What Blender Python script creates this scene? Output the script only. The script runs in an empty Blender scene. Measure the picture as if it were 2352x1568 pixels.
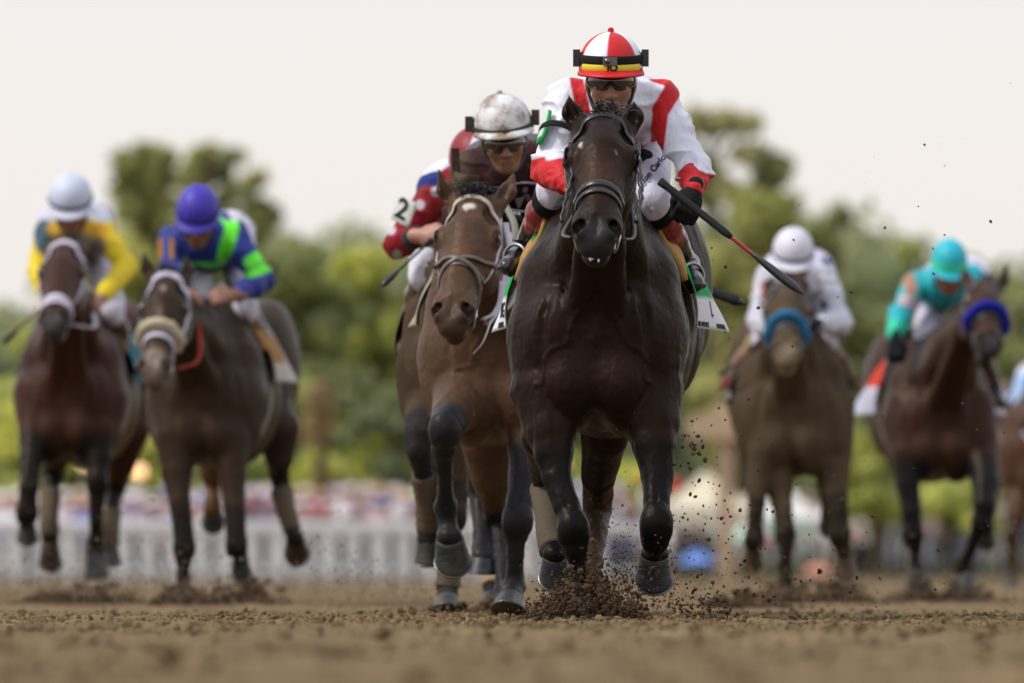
import bpy, math, random
import numpy as np
from mathutils import Vector
random.seed(7); RS = np.random.RandomState(11)
SC = bpy.context.scene
COL = SC.collection
# ---------------------------------------------------------------- camera
CAMH = 0.177                 # camera height above the track, metres
FPX = 400.0/36.0*2352.0      # focal length in units of a 2352 wide picture
cd = bpy.data.cameras.new("camera"); cam = bpy.data.objects.new("camera", cd); COL.objects.link(cam)
SC.camera = cam
cam.location = (0, 0, CAMH); cam.rotation_euler = (math.radians(90), 0, 0)
cd.lens = 400; cd.sensor_width = 36; cd.shift_y = (1308-784)/2352.0
cd.clip_start = 0.5; cd.clip_end = 3000
cd.dof.use_dof = True; cd.dof.focus_distance = 37.8; cd.dof.aperture_fstop = 5.0
SC.view_settings.view_transform = 'Standard'; SC.view_settings.look = 'None'
SC.render.engine = 'CYCLES'; SC.cycles.transparent_max_bounces = 96; SC.cycles.volume_bounces = 2; SC.cycles.max_bounces = 10
SC.view_settings.exposure = 0.09; SC.view_settings.gamma = 1.0
# ---------------------------------------------------------------- sky and sun
SUN_EL, SUN_AZ = math.radians(50), math.radians(-104)
w = bpy.data.worlds.new("World"); SC.world = w; w.use_nodes = True
nt = w.node_tree; nt.nodes.clear()
sky = nt.nodes.new('ShaderNodeTexSky'); sky.sky_type = 'NISHITA'; sky.sun_disc = False
sky.sun_elevation = SUN_EL; sky.sun_rotation = SUN_AZ; sky.air_density = 1.0; sky.dust_density = 4.0
tc = nt.nodes.new('ShaderNodeTexCoord'); sp = nt.nodes.new('ShaderNodeSeparateXYZ')
rp = nt.nodes.new('ShaderNodeValToRGB')
rp.color_ramp.elements[0].position = 0.0; rp.color_ramp.elements[0].color = (.86, .80, .745, 1)
rp.color_ramp.elements[1].position = 1.0; rp.color_ramp.elements[1].color = (.90, .96, 1.12, 1)
e_ = rp.color_ramp.elements.new(0.06); e_.color = (.84, .815, .80, 1)
vm = nt.nodes.new('ShaderNodeVectorMath'); vm.operation = 'SCALE'; vm.inputs['Scale'].default_value = 10.6
mx = nt.nodes.new('ShaderNodeMixRGB'); mx.inputs[0].default_value = 0.93
bg = nt.nodes.new('ShaderNodeBackground'); bg.inputs['Strength'].default_value = 0.1
wo = nt.nodes.new('ShaderNodeOutputWorld')
L_ = nt.links.new
L_(tc.outputs['Generated'], sp.inputs[0]); L_(sp.outputs['Z'], rp.inputs[0])
L_(rp.outputs[0], vm.inputs[0]); L_(sky.outputs[0], mx.inputs[1]); L_(vm.outputs[0], mx.inputs[2])
L_(mx.outputs[0], bg.inputs['Color']); L_(bg.outputs[0], wo.inputs['Surface'])
sl = bpy.data.lights.new("sun", 'SUN'); so = bpy.data.objects.new("sun", sl); COL.objects.link(so)
sl.energy = 2.7; sl.angle = math.radians(11); sl.color = (1, .95, .88)
_sd = Vector((math.sin(SUN_AZ)*math.cos(SUN_EL), math.cos(SUN_AZ)*math.cos(SUN_EL), math.sin(SUN_EL)))
so.rotation_euler = _sd.to_track_quat('Z', 'Y').to_euler()
# ---------------------------------------------------------------- helpers
def W(px, py, Y):
    "world point at distance Y seen at picture position (px, py) of a 2352 wide picture"
    return np.array([(px-1176)/FPX*Y, Y, CAMH-(py-1308)/FPX*Y])
def A3(v): return np.asarray(v, dtype=np.float64)
def nrm(v):
    v = A3(v); return v/(np.linalg.norm(v)+1e-12)
def s2l(r, g, b):
    f = lambda c: (c/255/12.92) if c/255 <= .04045 else ((c/255+.055)/1.055)**2.4
    return (f(r), f(g), f(b))
def vnoise(P, scale=1.0, seed=0):
    "value noise in -1..1 at points P"
    q = P*scale+seed*17.13+1000.0
    i = np.floor(q).astype(np.int64); f = q-i; f = f*f*(3-2*f)
    def h(a, b, c):
        n = (a*73856093) ^ (b*19349663) ^ (c*83492791)
        n = (n ^ (n >> 13))*1274126177 & 0x7fffffff
        n = (n ^ (n >> 11)) & 0xffff
        return n/32767.5-1
    r = 0
    for dx in (0, 1):
        for dy in (0, 1):
            for dz in (0, 1):
                wgt = (f[:, 0] if dx else 1-f[:, 0])*(f[:, 1] if dy else 1-f[:, 1])*(f[:, 2] if dz else 1-f[:, 2])
                r = r+wgt*h(i[:, 0]+dx, i[:, 1]+dy, i[:, 2]+dz)
    return r
# ---------------------------------------------------------------- materials (colour comes from the pigment attribute "Col")
MATS = {}
def mat(name, rough=.5, spec=.5, metal=0., sheen=0., coat=0., bump=0., bscale=60., bstretch=(1, 1, 1), mottle=0., mscale=8., sss=0., mud=0., tint=None, mlo=.5, emit=None, alpha=None, trans=0., mud2=0.):
    if name in MATS: return MATS[name]
    m = bpy.data.materials.new(name); m.use_nodes = True; MATS[name] = m
    t = m.node_tree; b = t.nodes['Principled BSDF']; ln = t.links.new
    at = t.nodes.new('ShaderNodeAttribute'); at.attribute_name = 'Col'
    src = at.outputs['Color']
    geo = t.nodes.new('ShaderNodeTexCoord'); co = geo.outputs['Object']
    if mottle:
        n = t.nodes.new('ShaderNodeTexNoise'); n.inputs['Scale'].default_value = mscale; n.inputs['Detail'].default_value = 6; n.inputs['Roughness'].default_value = .65
        ln(co, n.inputs['Vector'])
        mr = t.nodes.new('ShaderNodeMapRange'); mr.inputs[1].default_value = .25; mr.inputs[2].default_value = .75
        mr.inputs[3].default_value = 1-mottle; mr.inputs[4].default_value = 1+mottle
        ln(n.outputs[0], mr.inputs[0])
        v = t.nodes.new('ShaderNodeVectorMath'); v.operation = 'SCALE'; ln(src, v.inputs[0]); ln(mr.outputs[0], v.inputs['Scale'])
        src = v.outputs[0]
    for mu, sc_, lo in ((mud, 55., .60), (mud2, 9., mlo)):
        if mu:
            n = t.nodes.new('ShaderNodeTexNoise'); n.inputs['Scale'].default_value = sc_; n.inputs['Detail'].default_value = 8; n.inputs['Roughness'].default_value = .7
            ln(co, n.inputs['Vector'])
            mr = t.nodes.new('ShaderNodeMapRange'); mr.inputs[1].default_value = lo; mr.inputs[2].default_value = lo+.16
            mr.inputs[3].default_value = 0; mr.inputs[4].default_value = mu; ln(n.outputs[0], mr.inputs[0])
            x = t.nodes.new('ShaderNodeMixRGB'); x.inputs[2].default_value = (.20, .135, .075, 1)
            ln(mr.outputs[0], x.inputs[0]); ln(src, x.inputs[1]); src = x.outputs[0]
    ln(src, b.inputs['Base Color'])
    b.inputs['Roughness'].default_value = rough; b.inputs['Metallic'].default_value = metal
    b.inputs['Specular IOR Level'].default_value = spec
    if tint: b.inputs['Specular Tint'].default_value = (*tint, 1)
    b.inputs['Sheen Weight'].default_value = sheen; b.inputs['Sheen Roughness'].default_value = .4
    b.inputs['Coat Weight'].default_value = coat; b.inputs['Coat Roughness'].default_value = .08
    if sss:
        b.inputs['Subsurface Weight'].default_value = sss; b.inputs['Subsurface Radius'].default_value = (.012, .005, .003)
    if bump:
        mp = t.nodes.new('ShaderNodeMapping'); mp.inputs['Scale'].default_value = bstretch; ln(co, mp.inputs['Vector'])
        n = t.nodes.new('ShaderNodeTexNoise'); n.inputs['Scale'].default_value = bscale; n.inputs['Detail'].default_value = 4
        ln(mp.outputs[0], n.inputs['Vector'])
        bp = t.nodes.new('ShaderNodeBump'); bp.inputs['Strength'].default_value = 1; bp.inputs['Distance'].default_value = bump
        ln(n.outputs[0], bp.inputs['Height']); ln(bp.outputs[0], b.inputs['Normal'])
    if emit:
        ln(src, b.inputs['Emission Color']); b.inputs['Emission Strength'].default_value = emit
    return m
M_COAT = lambda: mat('horse_coat', rough=.42, spec=.11, sheen=.0, tint=(1., .76, .62), bump=.0022, bscale=45, bstretch=(1.6, 1.6, .45), mottle=.30, mscale=7, mud=.025)
M_MUDCOAT = lambda: mat('muddy_coat', rough=.8, spec=.08, tint=(.95, .7, .55), sheen=.0, bump=.003, bscale=50, bstretch=(1.5, 1.5, .5), mottle=.3, mscale=6, mud=.3, mud2=.15)
M_SKIN = lambda: mat('skin', rough=.5, sss=.12, mottle=.1, mscale=30)
M_SILK = lambda: mat('jersey', rough=.62, spec=.3, sheen=.05, bump=.022, bscale=13, bstretch=(1, 1, .5), mottle=.04)
M_MUDCLOTH = lambda: mat('muddy_cloth', rough=.8, spec=.12, sheen=.0, bump=.012, bscale=14, mottle=.12, mud=.5, mud2=.25)
M_CLOTH = lambda: mat('cloth', rough=.8, spec=.12, sheen=.0, bump=.003, bscale=60, mottle=.06, mud=.12)
M_SHELL = lambda: mat('helmet_fabric', rough=.5, spec=.35, bump=.0006, bscale=90, mottle=.03)
M_MUDSHELL = lambda: mat('muddy_shell', rough=.5, spec=.35, mottle=.06, mud=1., mud2=.95, mlo=.43)
M_LEATHER = lambda: mat('leather', rough=.36, spec=.5, bump=.001, bscale=120, mottle=.2, mscale=25, mud=.3)
M_POLISH = lambda: mat('polished_boot', rough=.2, spec=.6, bump=.008, bscale=18, mottle=.1, mud=.25)
M_KNIT = lambda: mat('knit', rough=.85, spec=.15, sheen=.0, bump=.002, bscale=150, mottle=.12)
M_GLASS = lambda: mat('tinted_lens', rough=.06, spec=.9, coat=.6)
M_METAL = lambda: mat('steel', rough=.35, metal=1.)
M_HORN = lambda: mat('hoof_horn', rough=.42, spec=.28, bump=.003, bscale=18, bstretch=(.4, .4, 6), mottle=.35, mscale=20, mud=.5, mud2=.25, mlo=.48)
M_HAIR = lambda: mat('hair', rough=.45, spec=.5, mottle=.3, mscale=40)
M_FLEECE = lambda: mat('fleece', rough=1., spec=.05, sheen=.05, bump=.012, bscale=70, mottle=.15)
M_PAINT = lambda: mat('paint', rough=.5, mottle=.05)
M_PRINT = lambda: mat('print', rough=.7, spec=.2)
# ---------------------------------------------------------------- objects
def new_mesh(name, V, F, m, parent=None, col=(.5, .5, .5), smooth=True, colv=None, flatF=None):
    V = np.asarray(V, dtype=np.float64)
    off = np.array(parent['_o']) if parent is not None else np.zeros(3)
    me = bpy.data.meshes.new(name)
    if isinstance(F, np.ndarray) and F.ndim == 2:
        n, k = F.shape; Vl = V-off
        me.vertices.add(len(Vl)); me.vertices.foreach_set('co', Vl.astype(np.float32).ravel())
        me.loops.add(n*k); me.loops.foreach_set('vertex_index', F.astype(np.int32).ravel())
        me.polygons.add(n); me.polygons.foreach_set('loop_start', np.arange(0, n*k, k, dtype=np.int32))
        me.polygons.foreach_set('loop_total', np.full(n, k, dtype=np.int32))
        me.update(calc_edges=True); me.validate()
    else:
        me.from_pydata([tuple(v) for v in V-off], [], [tuple(int(i) for i in f) for f in F]); me.update()
    a = me.color_attributes.new('Col', 'FLOAT_COLOR', 'POINT')
    C = np.ones((len(V), 4), dtype=np.float32)
    C[:, :3] = colv if colv is not None else np.array(col)
    a.data.foreach_set('color', C.ravel())
    me.polygons.foreach_set('use_smooth', np.full(len(me.polygons), bool(smooth)))
    me.materials.append(m)
    o = bpy.data.objects.new(name, me); COL.objects.link(o)
    if parent is not None: o.parent = parent; o['_o'] = parent['_o']
    else: o['_o'] = [0., 0., 0.]
    return o
def root(name, loc, label, cat, group=None):
    o = bpy.data.objects.new(name, None); COL.objects.link(o); o.location = loc
    o['_o'] = [float(c) for c in loc]; o['label'] = label; o['category'] = cat; o.empty_display_size = .1
    if group: o['group'] = group
    return o
def tag(o, label=None, cat=None, group=None, kind=None):
    if label: o['label'] = label
    if cat: o['category'] = cat
    if group: o['group'] = group
    if kind: o['kind'] = kind
    return o
class MB:
    "collects shapes into one mesh"
    def __init__(s): s.V = []; s.F = []; s.C = []; s.n = 0
    def add(s, V, F, col=(.5, .5, .5)):
        V = np.asarray(V, float); n = s.n
        s.V.append(V); s.F += [[i+n for i in f] for f in (F.tolist() if isinstance(F, np.ndarray) else F)]
        c = np.zeros((len(V), 3)); c[:] = col; s.C.append(c); s.n += len(V)
    def build(s, name, m, parent=None, smooth=True):
        return new_mesh(name, np.vstack(s.V), s.F, m, parent, colv=np.vstack(s.C), smooth=smooth)
def tube(P, R, seg=8, flat=None, nv=None, cap=True):
    "tube along points P radius R; flat=(w,t) cross-section factors, nv = normal vectors for ribbon orientation"
    P = np.asarray(P, float); n = len(P); R = np.full(n, R) if np.isscalar(R) else np.asarray(R, float)
    T = np.gradient(P, axis=0); T /= (np.linalg.norm(T, axis=1)[:, None]+1e-12)
    V = []; up = A3((0, 0, 1)) if abs(T[0][2]) < .9 else A3((0, 1, 0))
    a = nrm(np.cross(T[0], up))
    for i in range(n):
        if nv is not None: b = A3(nv[i]); b = nrm(b-T[i]*(b@T[i])); a = np.cross(T[i], b)
        else: a = nrm(a-T[i]*(a@T[i])); b = np.cross(a, T[i])
        fw, ft = flat if flat else (1, 1)
        for k in range(seg):
            th = 2*math.pi*k/seg
            c_, s_ = math.cos(th), math.sin(th)
            if flat: c_ = math.copysign(abs(c_)**.6, c_); s_ = math.copysign(abs(s_)**.6, s_)
            V.append(P[i]+R[i]*(a*c_*fw+b*s_*ft))
    F = [[i*seg+k, i*seg+(k+1) % seg, (i+1)*seg+(k+1) % seg, (i+1)*seg+k] for i in range(n-1) for k in range(seg)]
    if cap: F += [list(range(seg))[::-1], [(n-1)*seg+k for k in range(seg)]]
    return np.array(V), F
def spline(P, n=8):
    P = np.asarray(P, float); out = []
    Q = np.vstack([2*P[0]-P[1], P, 2*P[-1]-P[-2]])
    for i in range(len(P)-1):
        p0, p1, p2, p3 = Q[i:i+4]
        for k in range(n):
            t = k/n; out.append(.5*((2*p1)+(-p0+p2)*t+(2*p0-5*p1+4*p2-p3)*t*t+(-p0+3*p1-3*p2+p3)*t**3))
    out.append(P[-1]); return np.array(out)
def box(c, s, R=None, bev=0):
    c = A3(c); s = A3(s)/2; V = []
    for x in (-1, 1):
        for y in (-1, 1):
            for z in (-1, 1): V.append(A3((x, y, z))*s)
    V = np.array(V)
    if R is not None: V = V@np.array(R)
    return V+c, [[0, 1, 3, 2], [4, 6, 7, 5], [0, 4, 5, 1], [2, 3, 7, 6], [0, 2, 6, 4], [1, 5, 7, 3]]
def slab(G, N, th):
    "closed sheet of thickness th from grid G (n,m,3), offset along N"
    n, m_, _ = G.shape; B = G-N*th
    V = np.vstack([G.reshape(-1, 3), B.reshape(-1, 3)]); F = []; o = n*m_
    for i in range(n-1):
        for j in range(m_-1):
            a, b, c, d = i*m_+j, i*m_+j+1, (i+1)*m_+j+1, (i+1)*m_+j
            F.append([a, b, c, d]); F.append([a+o, d+o, c+o, b+o])
    for i in range(n-1):
        for j, fl in ((0, 0), (m_-1, 1)):
            a, b = i*m_+j, (i+1)*m_+j
            F.append([a, b, b+o, a+o] if not fl else [b, a, a+o, b+o])
    for j in range(m_-1):
        for i, fl in ((0, 1), (n-1, 0)):
            a, b = i*m_+j, i*m_+j+1
            F.append([a, b, b+o, a+o] if not fl else [b, a, a+o, b+o])
    return V, F
def text_mesh(body, size, O, ux, uy, parent, col=(.01, .01, .012), ext=.0012, name='lettering', bold=0., align='CENTER', warp=None):
    cu = bpy.data.curves.new('t', 'FONT'); cu.body = body; cu.size = size; cu.align_x = align; cu.align_y = 'CENTER'
    cu.extrude = ext; cu.offset = bold; cu.resolution_u = 3
    ob = bpy.data.objects.new('t', cu); COL.objects.link(ob)
    dg = bpy.context.evaluated_depsgraph_get(); me = bpy.data.meshes.new_from_object(ob.evaluated_get(dg))
    v = np.zeros(len(me.vertices)*3, dtype=np.float32); me.vertices.foreach_get('co', v); v = v.reshape(-1, 3).astype(float)
    F = [list(p.vertices) for p in me.polygons]
    bpy.data.objects.remove(ob); bpy.data.curves.remove(cu); bpy.data.meshes.remove(me)
    if warp: V = warp(v)
    else:
        ux = A3(ux); uy = A3(uy); uz = nrm(np.cross(ux, uy)); V = A3(O)+v[:, :1]*ux+v[:, 1:2]*uy+v[:, 2:3]*uz
    return new_mesh(name, V, F, M_PRINT(), parent, col=col, smooth=False)
# ---------------------------------------------------------------- implicit body modelling: blended tapered limbs and muscles, meshed as one surface
class SDF:
    def __init__(s): s.P = []; s.paints = []
    def seg(s, a, b, ra, rb=None, k=.03, u=None, ku=1., op='+'):
        rb = ra if rb is None else rb
        s.P.append(('s', A3(a), A3(b), ra, rb, k, None if u is None else nrm(u), ku, op)); return s
    def chain(s, pts, rad, k=.02, **kw):
        for i in range(len(pts)-1): s.seg(pts[i], pts[i+1], rad[i], rad[i+1], k=k, **kw)
    def ell(s, c, r, k=.03, ax=None, op='+'):
        s.P.append(('e', A3(c), A3(r), None if ax is None else np.array([nrm(a) for a in ax]), k, op)); return s
    def paint(s, kind, col, soft=.02, **kw):
        q = SDF(); getattr(q, kind)(**kw); s.paints.append((q.P[0], np.array(col), soft))
    @staticmethod
    def dist(p, X):
        if p[0] == 's':
            _, a, b, ra, rb, k, u, ku, op = p
            ba = b-a; q = X-a
            if u is not None and ku > 1: ba = ba+(ba@u)*(1/ku-1)*u; q = q+(q@u)[:, None]*(1/ku-1)*u; u = None
            L2 = ba@ba+1e-12; t = np.clip((q@ba)/L2, 0, 1); q = q-t[:, None]*ba
            if u is not None: q = q+(q@u)[:, None]*(1/ku-1)*u
            return np.sqrt((q*q).sum(1))-(ra+(rb-ra)*t)
        _, c, r, ax, k, op = p
        q = X-c
        if ax is not None: q = q@ax.T
        k0 = np.sqrt(((q/r)**2).sum(1)); k1 = np.sqrt(((q/(r*r))**2).sum(1))+1e-9
        return k0*(k0-1)/k1
    @staticmethod
    def box(p):
        if p[0] == 's':
            m = max(p[3], p[4])*max(1, p[7]); return np.minimum(p[1], p[2])-m, np.maximum(p[1], p[2])+m
        if p[3] is None: return p[1]-p[2], p[1]+p[2]
        m = np.sqrt(((p[3].T*p[2])**2).sum(1)); return p[1]-m, p[1]+m
    @staticmethod
    def comb(a, b, k, op):
        if op == '-':
            b = -b; h = np.clip(.5-.5*(b-a)/k, 0, 1); return b+(a-b)*h+k*h*(1-h)
        h = np.clip(.5+.5*(b-a)/k, 0, 1); return b+(a-b)*h-k*h*(1-h)
    def at(s, X):
        X = A3(X); d = np.full(len(X), 5.0)
        for p in s.P: d = s.comb(d, s.dist(p, X), p[5] if p[0] == 's' else p[4], p[-1])
        return d
    def cast(s, O, Dv, rmax=.9, n=90):
        "march inwards from rmax along rays O+t*D, outermost surface point"
        O = A3(O); Dv = A3(Dv); t = np.full(len(O), float(rmax))
        for _ in range(n):
            d = s.at(O+Dv*t[:, None]); t = np.maximum(t-np.maximum(d*.8, 0), 0)
        return O+Dv*t[:, None]
    def mesh(s, h, disp=None):
        lo = np.min([s.box(p)[0] for p in s.P if p[-1] == '+'], axis=0)-3*h; hi = np.max([s.box(p)[1] for p in s.P if p[-1] == '+'], axis=0)+3*h
        n = np.ceil((hi-lo)/h).astype(int)+1
        g = np.full(n, .2, dtype=np.float32)
        for p in s.P:
            k = p[5] if p[0] == 's' else p[4]
            b0, b1 = s.box(p); pad = k+2*h
            i0 = np.maximum(((b0-pad-lo)/h).astype(int), 0); i1 = np.minimum(((b1+pad-lo)/h).astype(int)+2, n)
            if (i1 <= i0).any(): continue
            ax = [lo[j]+h*np.arange(i0[j], i1[j]) for j in range(3)]
            X = np.stack(np.meshgrid(*ax, indexing='ij'), -1).reshape(-1, 3)
            sl = tuple(slice(i0[j], i1[j]) for j in range(3))
            cur = g[sl].reshape(-1)
            g[sl] = s.comb(cur, s.dist(p, X), k, p[-1]).reshape(g[sl].shape)
        neg = g < 0
        c = np.zeros(n-1, dtype=np.int8)
        for dx in (0, 1):
            for dy in (0, 1):
                for dz in (0, 1): c += neg[dx:n[0]-1+dx, dy:n[1]-1+dy, dz:n[2]-1+dz]
        idx = np.argwhere((c > 0) & (c < 8)); idm = np.full(n-1, -1, dtype=np.int64)
        idm[tuple(idx.T)] = np.arange(len(idx))
        acc = np.zeros((len(idx), 3)); cnt = np.zeros(len(idx))
        cor = [(a, b, e) for a in (0, 1) for b in (0, 1) for e in (0, 1)]
        for a in cor:
            for ax_ in range(3):
                if a[ax_]: continue
                b = list(a); b[ax_] = 1
                ga = g[tuple((idx+a).T)]; gb = g[tuple((idx+b).T)]
                mk = (ga < 0) != (gb < 0)
                t = np.where(mk, ga/np.where(mk, ga-gb, 1), 0)
                pt = np.tile(A3(a), (len(idx), 1)); pt[:, ax_] += t
                acc[mk] += pt[mk]; cnt[mk] += 1
        V = lo+h*(idx+acc/cnt[:, None])
        F = []
        for ax_ in range(3):
            o1, o2 = (ax_+1) % 3, (ax_+2) % 3
            sa = [slice(1, -1)]*3; sa[ax_] = slice(0, n[ax_]-1)
            sb = [slice(1, -1)]*3; sb[ax_] = slice(1, n[ax_])
            na = neg[tuple(sa)]; nb = neg[tuple(sb)]
            e = np.argwhere(na != nb)
            if not len(e): continue
            base = e.copy()
            for j in (o1, o2): base[:, j] += 1
            fl = na[tuple(e.T)]
            q = []
            for d1, d2 in ((1, 1), (0, 1), (0, 0), (1, 0)):
                b_ = base.copy(); b_[:, o1] -= d1; b_[:, o2] -= d2; q.append(idm[tuple(b_.T)])
            q = np.stack(q, 1); q[~fl] = q[~fl][:, ::-1]; F.append(q)
        F = np.vstack(F); F = F[(F >= 0).all(1)]
        # light smoothing
        E = np.vstack([F[:, [0, 1]], F[:, [1, 2]], F[:, [2, 3]], F[:, [3, 0]]])
        for _ in range(2):
            s0 = np.stack([np.bincount(E[:, 0], V[E[:, 1], j], len(V))+np.bincount(E[:, 1], V[E[:, 0], j], len(V)) for j in range(3)], 1)
            dg = (np.bincount(E[:, 0], minlength=len(V))+np.bincount(E[:, 1], minlength=len(V)))[:, None]
            V = V*.5+.5*s0/np.maximum(dg, 1)
        if disp:
            N = np.cross(V[F[:, 2]]-V[F[:, 0]], V[F[:, 3]]-V[F[:, 1]])
            vn = np.stack([sum(np.bincount(F[:, k], N[:, j], len(V)) for k in range(4)) for j in range(3)], 1)
            vn /= np.linalg.norm(vn, axis=1)[:, None]+1e-12
            V = V+vn*disp(V)[:, None]
        return V, F
    def colours(s, V, base):
        C = np.zeros((len(V), 3)); C[:] = base
        for p, col, soft in s.paints:
            b0, b1 = s.box(p); mk = ((V > b0-soft*2) & (V < b1+soft*2)).all(1)
            if not mk.any(): continue
            d = s.dist(p, V[mk]); wt = np.clip(.5-d/soft, 0, 1)[:, None]; wt = wt*wt*(3-2*wt)
            C[mk] = C[mk]*(1-wt)+col*wt
        return C
    def build(s, name, h, m, parent, base, disp=None):
        V, F = s.mesh(h, disp); return new_mesh(name, V, F, m, parent, colv=s.colours(V, base))
def wrinkle(amp, sc, seed=0):
    return lambda V: amp*vnoise(V, sc, seed)+amp*.5*vnoise(V, sc*2.1, seed+3)
# ================================================================ racehorses
class Horse: pass
def hoof(parent, top, toe, face=(0, -1, 0), r=.050, col=(.035, .04, .05), h=None, sole_out=True):
    "hoof from the coronet centre to the ground edge; face = direction the front wall looks"
    top = A3(top); toe = A3(toe); ax = nrm(toe-top); L = np.linalg.norm(toe-top)
    f = A3(face); f = nrm(f-ax*(f@ax)); sd = np.cross(ax, f)
    V = []; F = []; C = []; n = 28; T = [0, .05, .10, .16, .3, .45, .6, .75, .9, 1.0]
    for t in T:
        rr = r*(.80+.28*t)*(.84 if t == 0 else (.97 if t < .08 else 1)); fw = f*r*.34*t; rid = 1+.012*math.sin(t*38)
        slope = 0
        for k in range(n):
            th = 2*math.pi*k/n; c_, s_ = math.cos(th), math.sin(th)
            heel = 1-.16*max(0, -c_)
            z = L*t*(1-.30*(1-c_)*.5)
            V.append(top+ax*z+fw+(f*c_*rr*1.02*heel+sd*s_*rr*.98)*rid)
            band = t < .08
            stain = .75+.35*math.sin(th*5+t*9)*.3
            C.append(np.array((.05, .040, .034)) if band else np.array(col)*stain*(1+.9*max(0, t-.6)))
    m_ = len(T)
    F = [[i*n+k, i*n+(k+1) % n, (i+1)*n+(k+1) % n, (i+1)*n+k] for i in range(m_-1) for k in range(n)]
    F.append(list(range(n))[::-1])
    # concave sole
    ci = len(V); cen = top+ax*L*.93+f*r*.34
    for k in range(n): V.append(cen+ax*L*.03+(V[(m_-1)*n+k]-cen)*.75-ax*L*.05); C.append(np.array((.07, .055, .04)))
    V.append(cen-ax*L*.12); C.append(np.array((.05, .04, .03)))
    for k in range(n):
        F.append([(m_-1)*n+k, (m_-1)*n+(k+1) % n, ci+(k+1) % n, ci+k]); F.append([ci+k, ci+(k+1) % n, ci+n])
    o = new_mesh('hoof', np.array(V), F, M_HORN(), parent, colv=np.array(C))
    # light aluminium shoe, open at the heel
    P = []
    for k in range(19):
        th = math.radians(-140+280*k/18); P.append(top+ax*L*1.0+f*r*.34+(f*math.cos(th)*r*1.02*(1-.16*max(0, -math.cos(th)))+sd*math.sin(th)*r*.98)+ax*.002-ax*L*.30*(1-math.cos(th))*.5)
    V2, F2 = tube(P, .006, 6, flat=(1.6, .7), nv=[ax]*len(P)); new_mesh('horseshoe', V2, F2, M_METAL(), o, col=(.12, .115, .11))
    return o
def hairs(rt, name, roots, dirs, length, r, col, droop=.5, jit=.25, n=6, seed=1, wave=.015):
    "tapered strands"
    rs = np.random.RandomState(seed); mb = MB()
    for a, d in zip(roots, dirs):
        d = nrm(A3(d)+rs.normal(0, jit, 3)); Ln = length*rs.uniform(.6, 1.15); P = []
        wv = rs.normal(0, wave, 3)
        for i in range(n):
            t = i/(n-1); P.append(A3(a)+d*Ln*t+A3((0, 0, -1))*droop*Ln*t*t+wv*math.sin(t*3.1)*1.0)
        V, F = tube(P, np.array([r*(1-.9*(i/(n-1))**1.5) for i in range(n)]), 4, cap=False); mb.add(V, F, np.array(col)*rs.uniform(.6, 1.3))
    return mb.build(name, M_HAIR(), rt)
def strap(rt, P, N, w_, th, col, name, m=None, closed=False):
    P = np.asarray(P); V, F = tube(P, 1., 8, flat=(w_/2, th/2.6), nv=N); return new_mesh(name, V, F, m or M_LEATHER(), rt, col=col)
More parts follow.
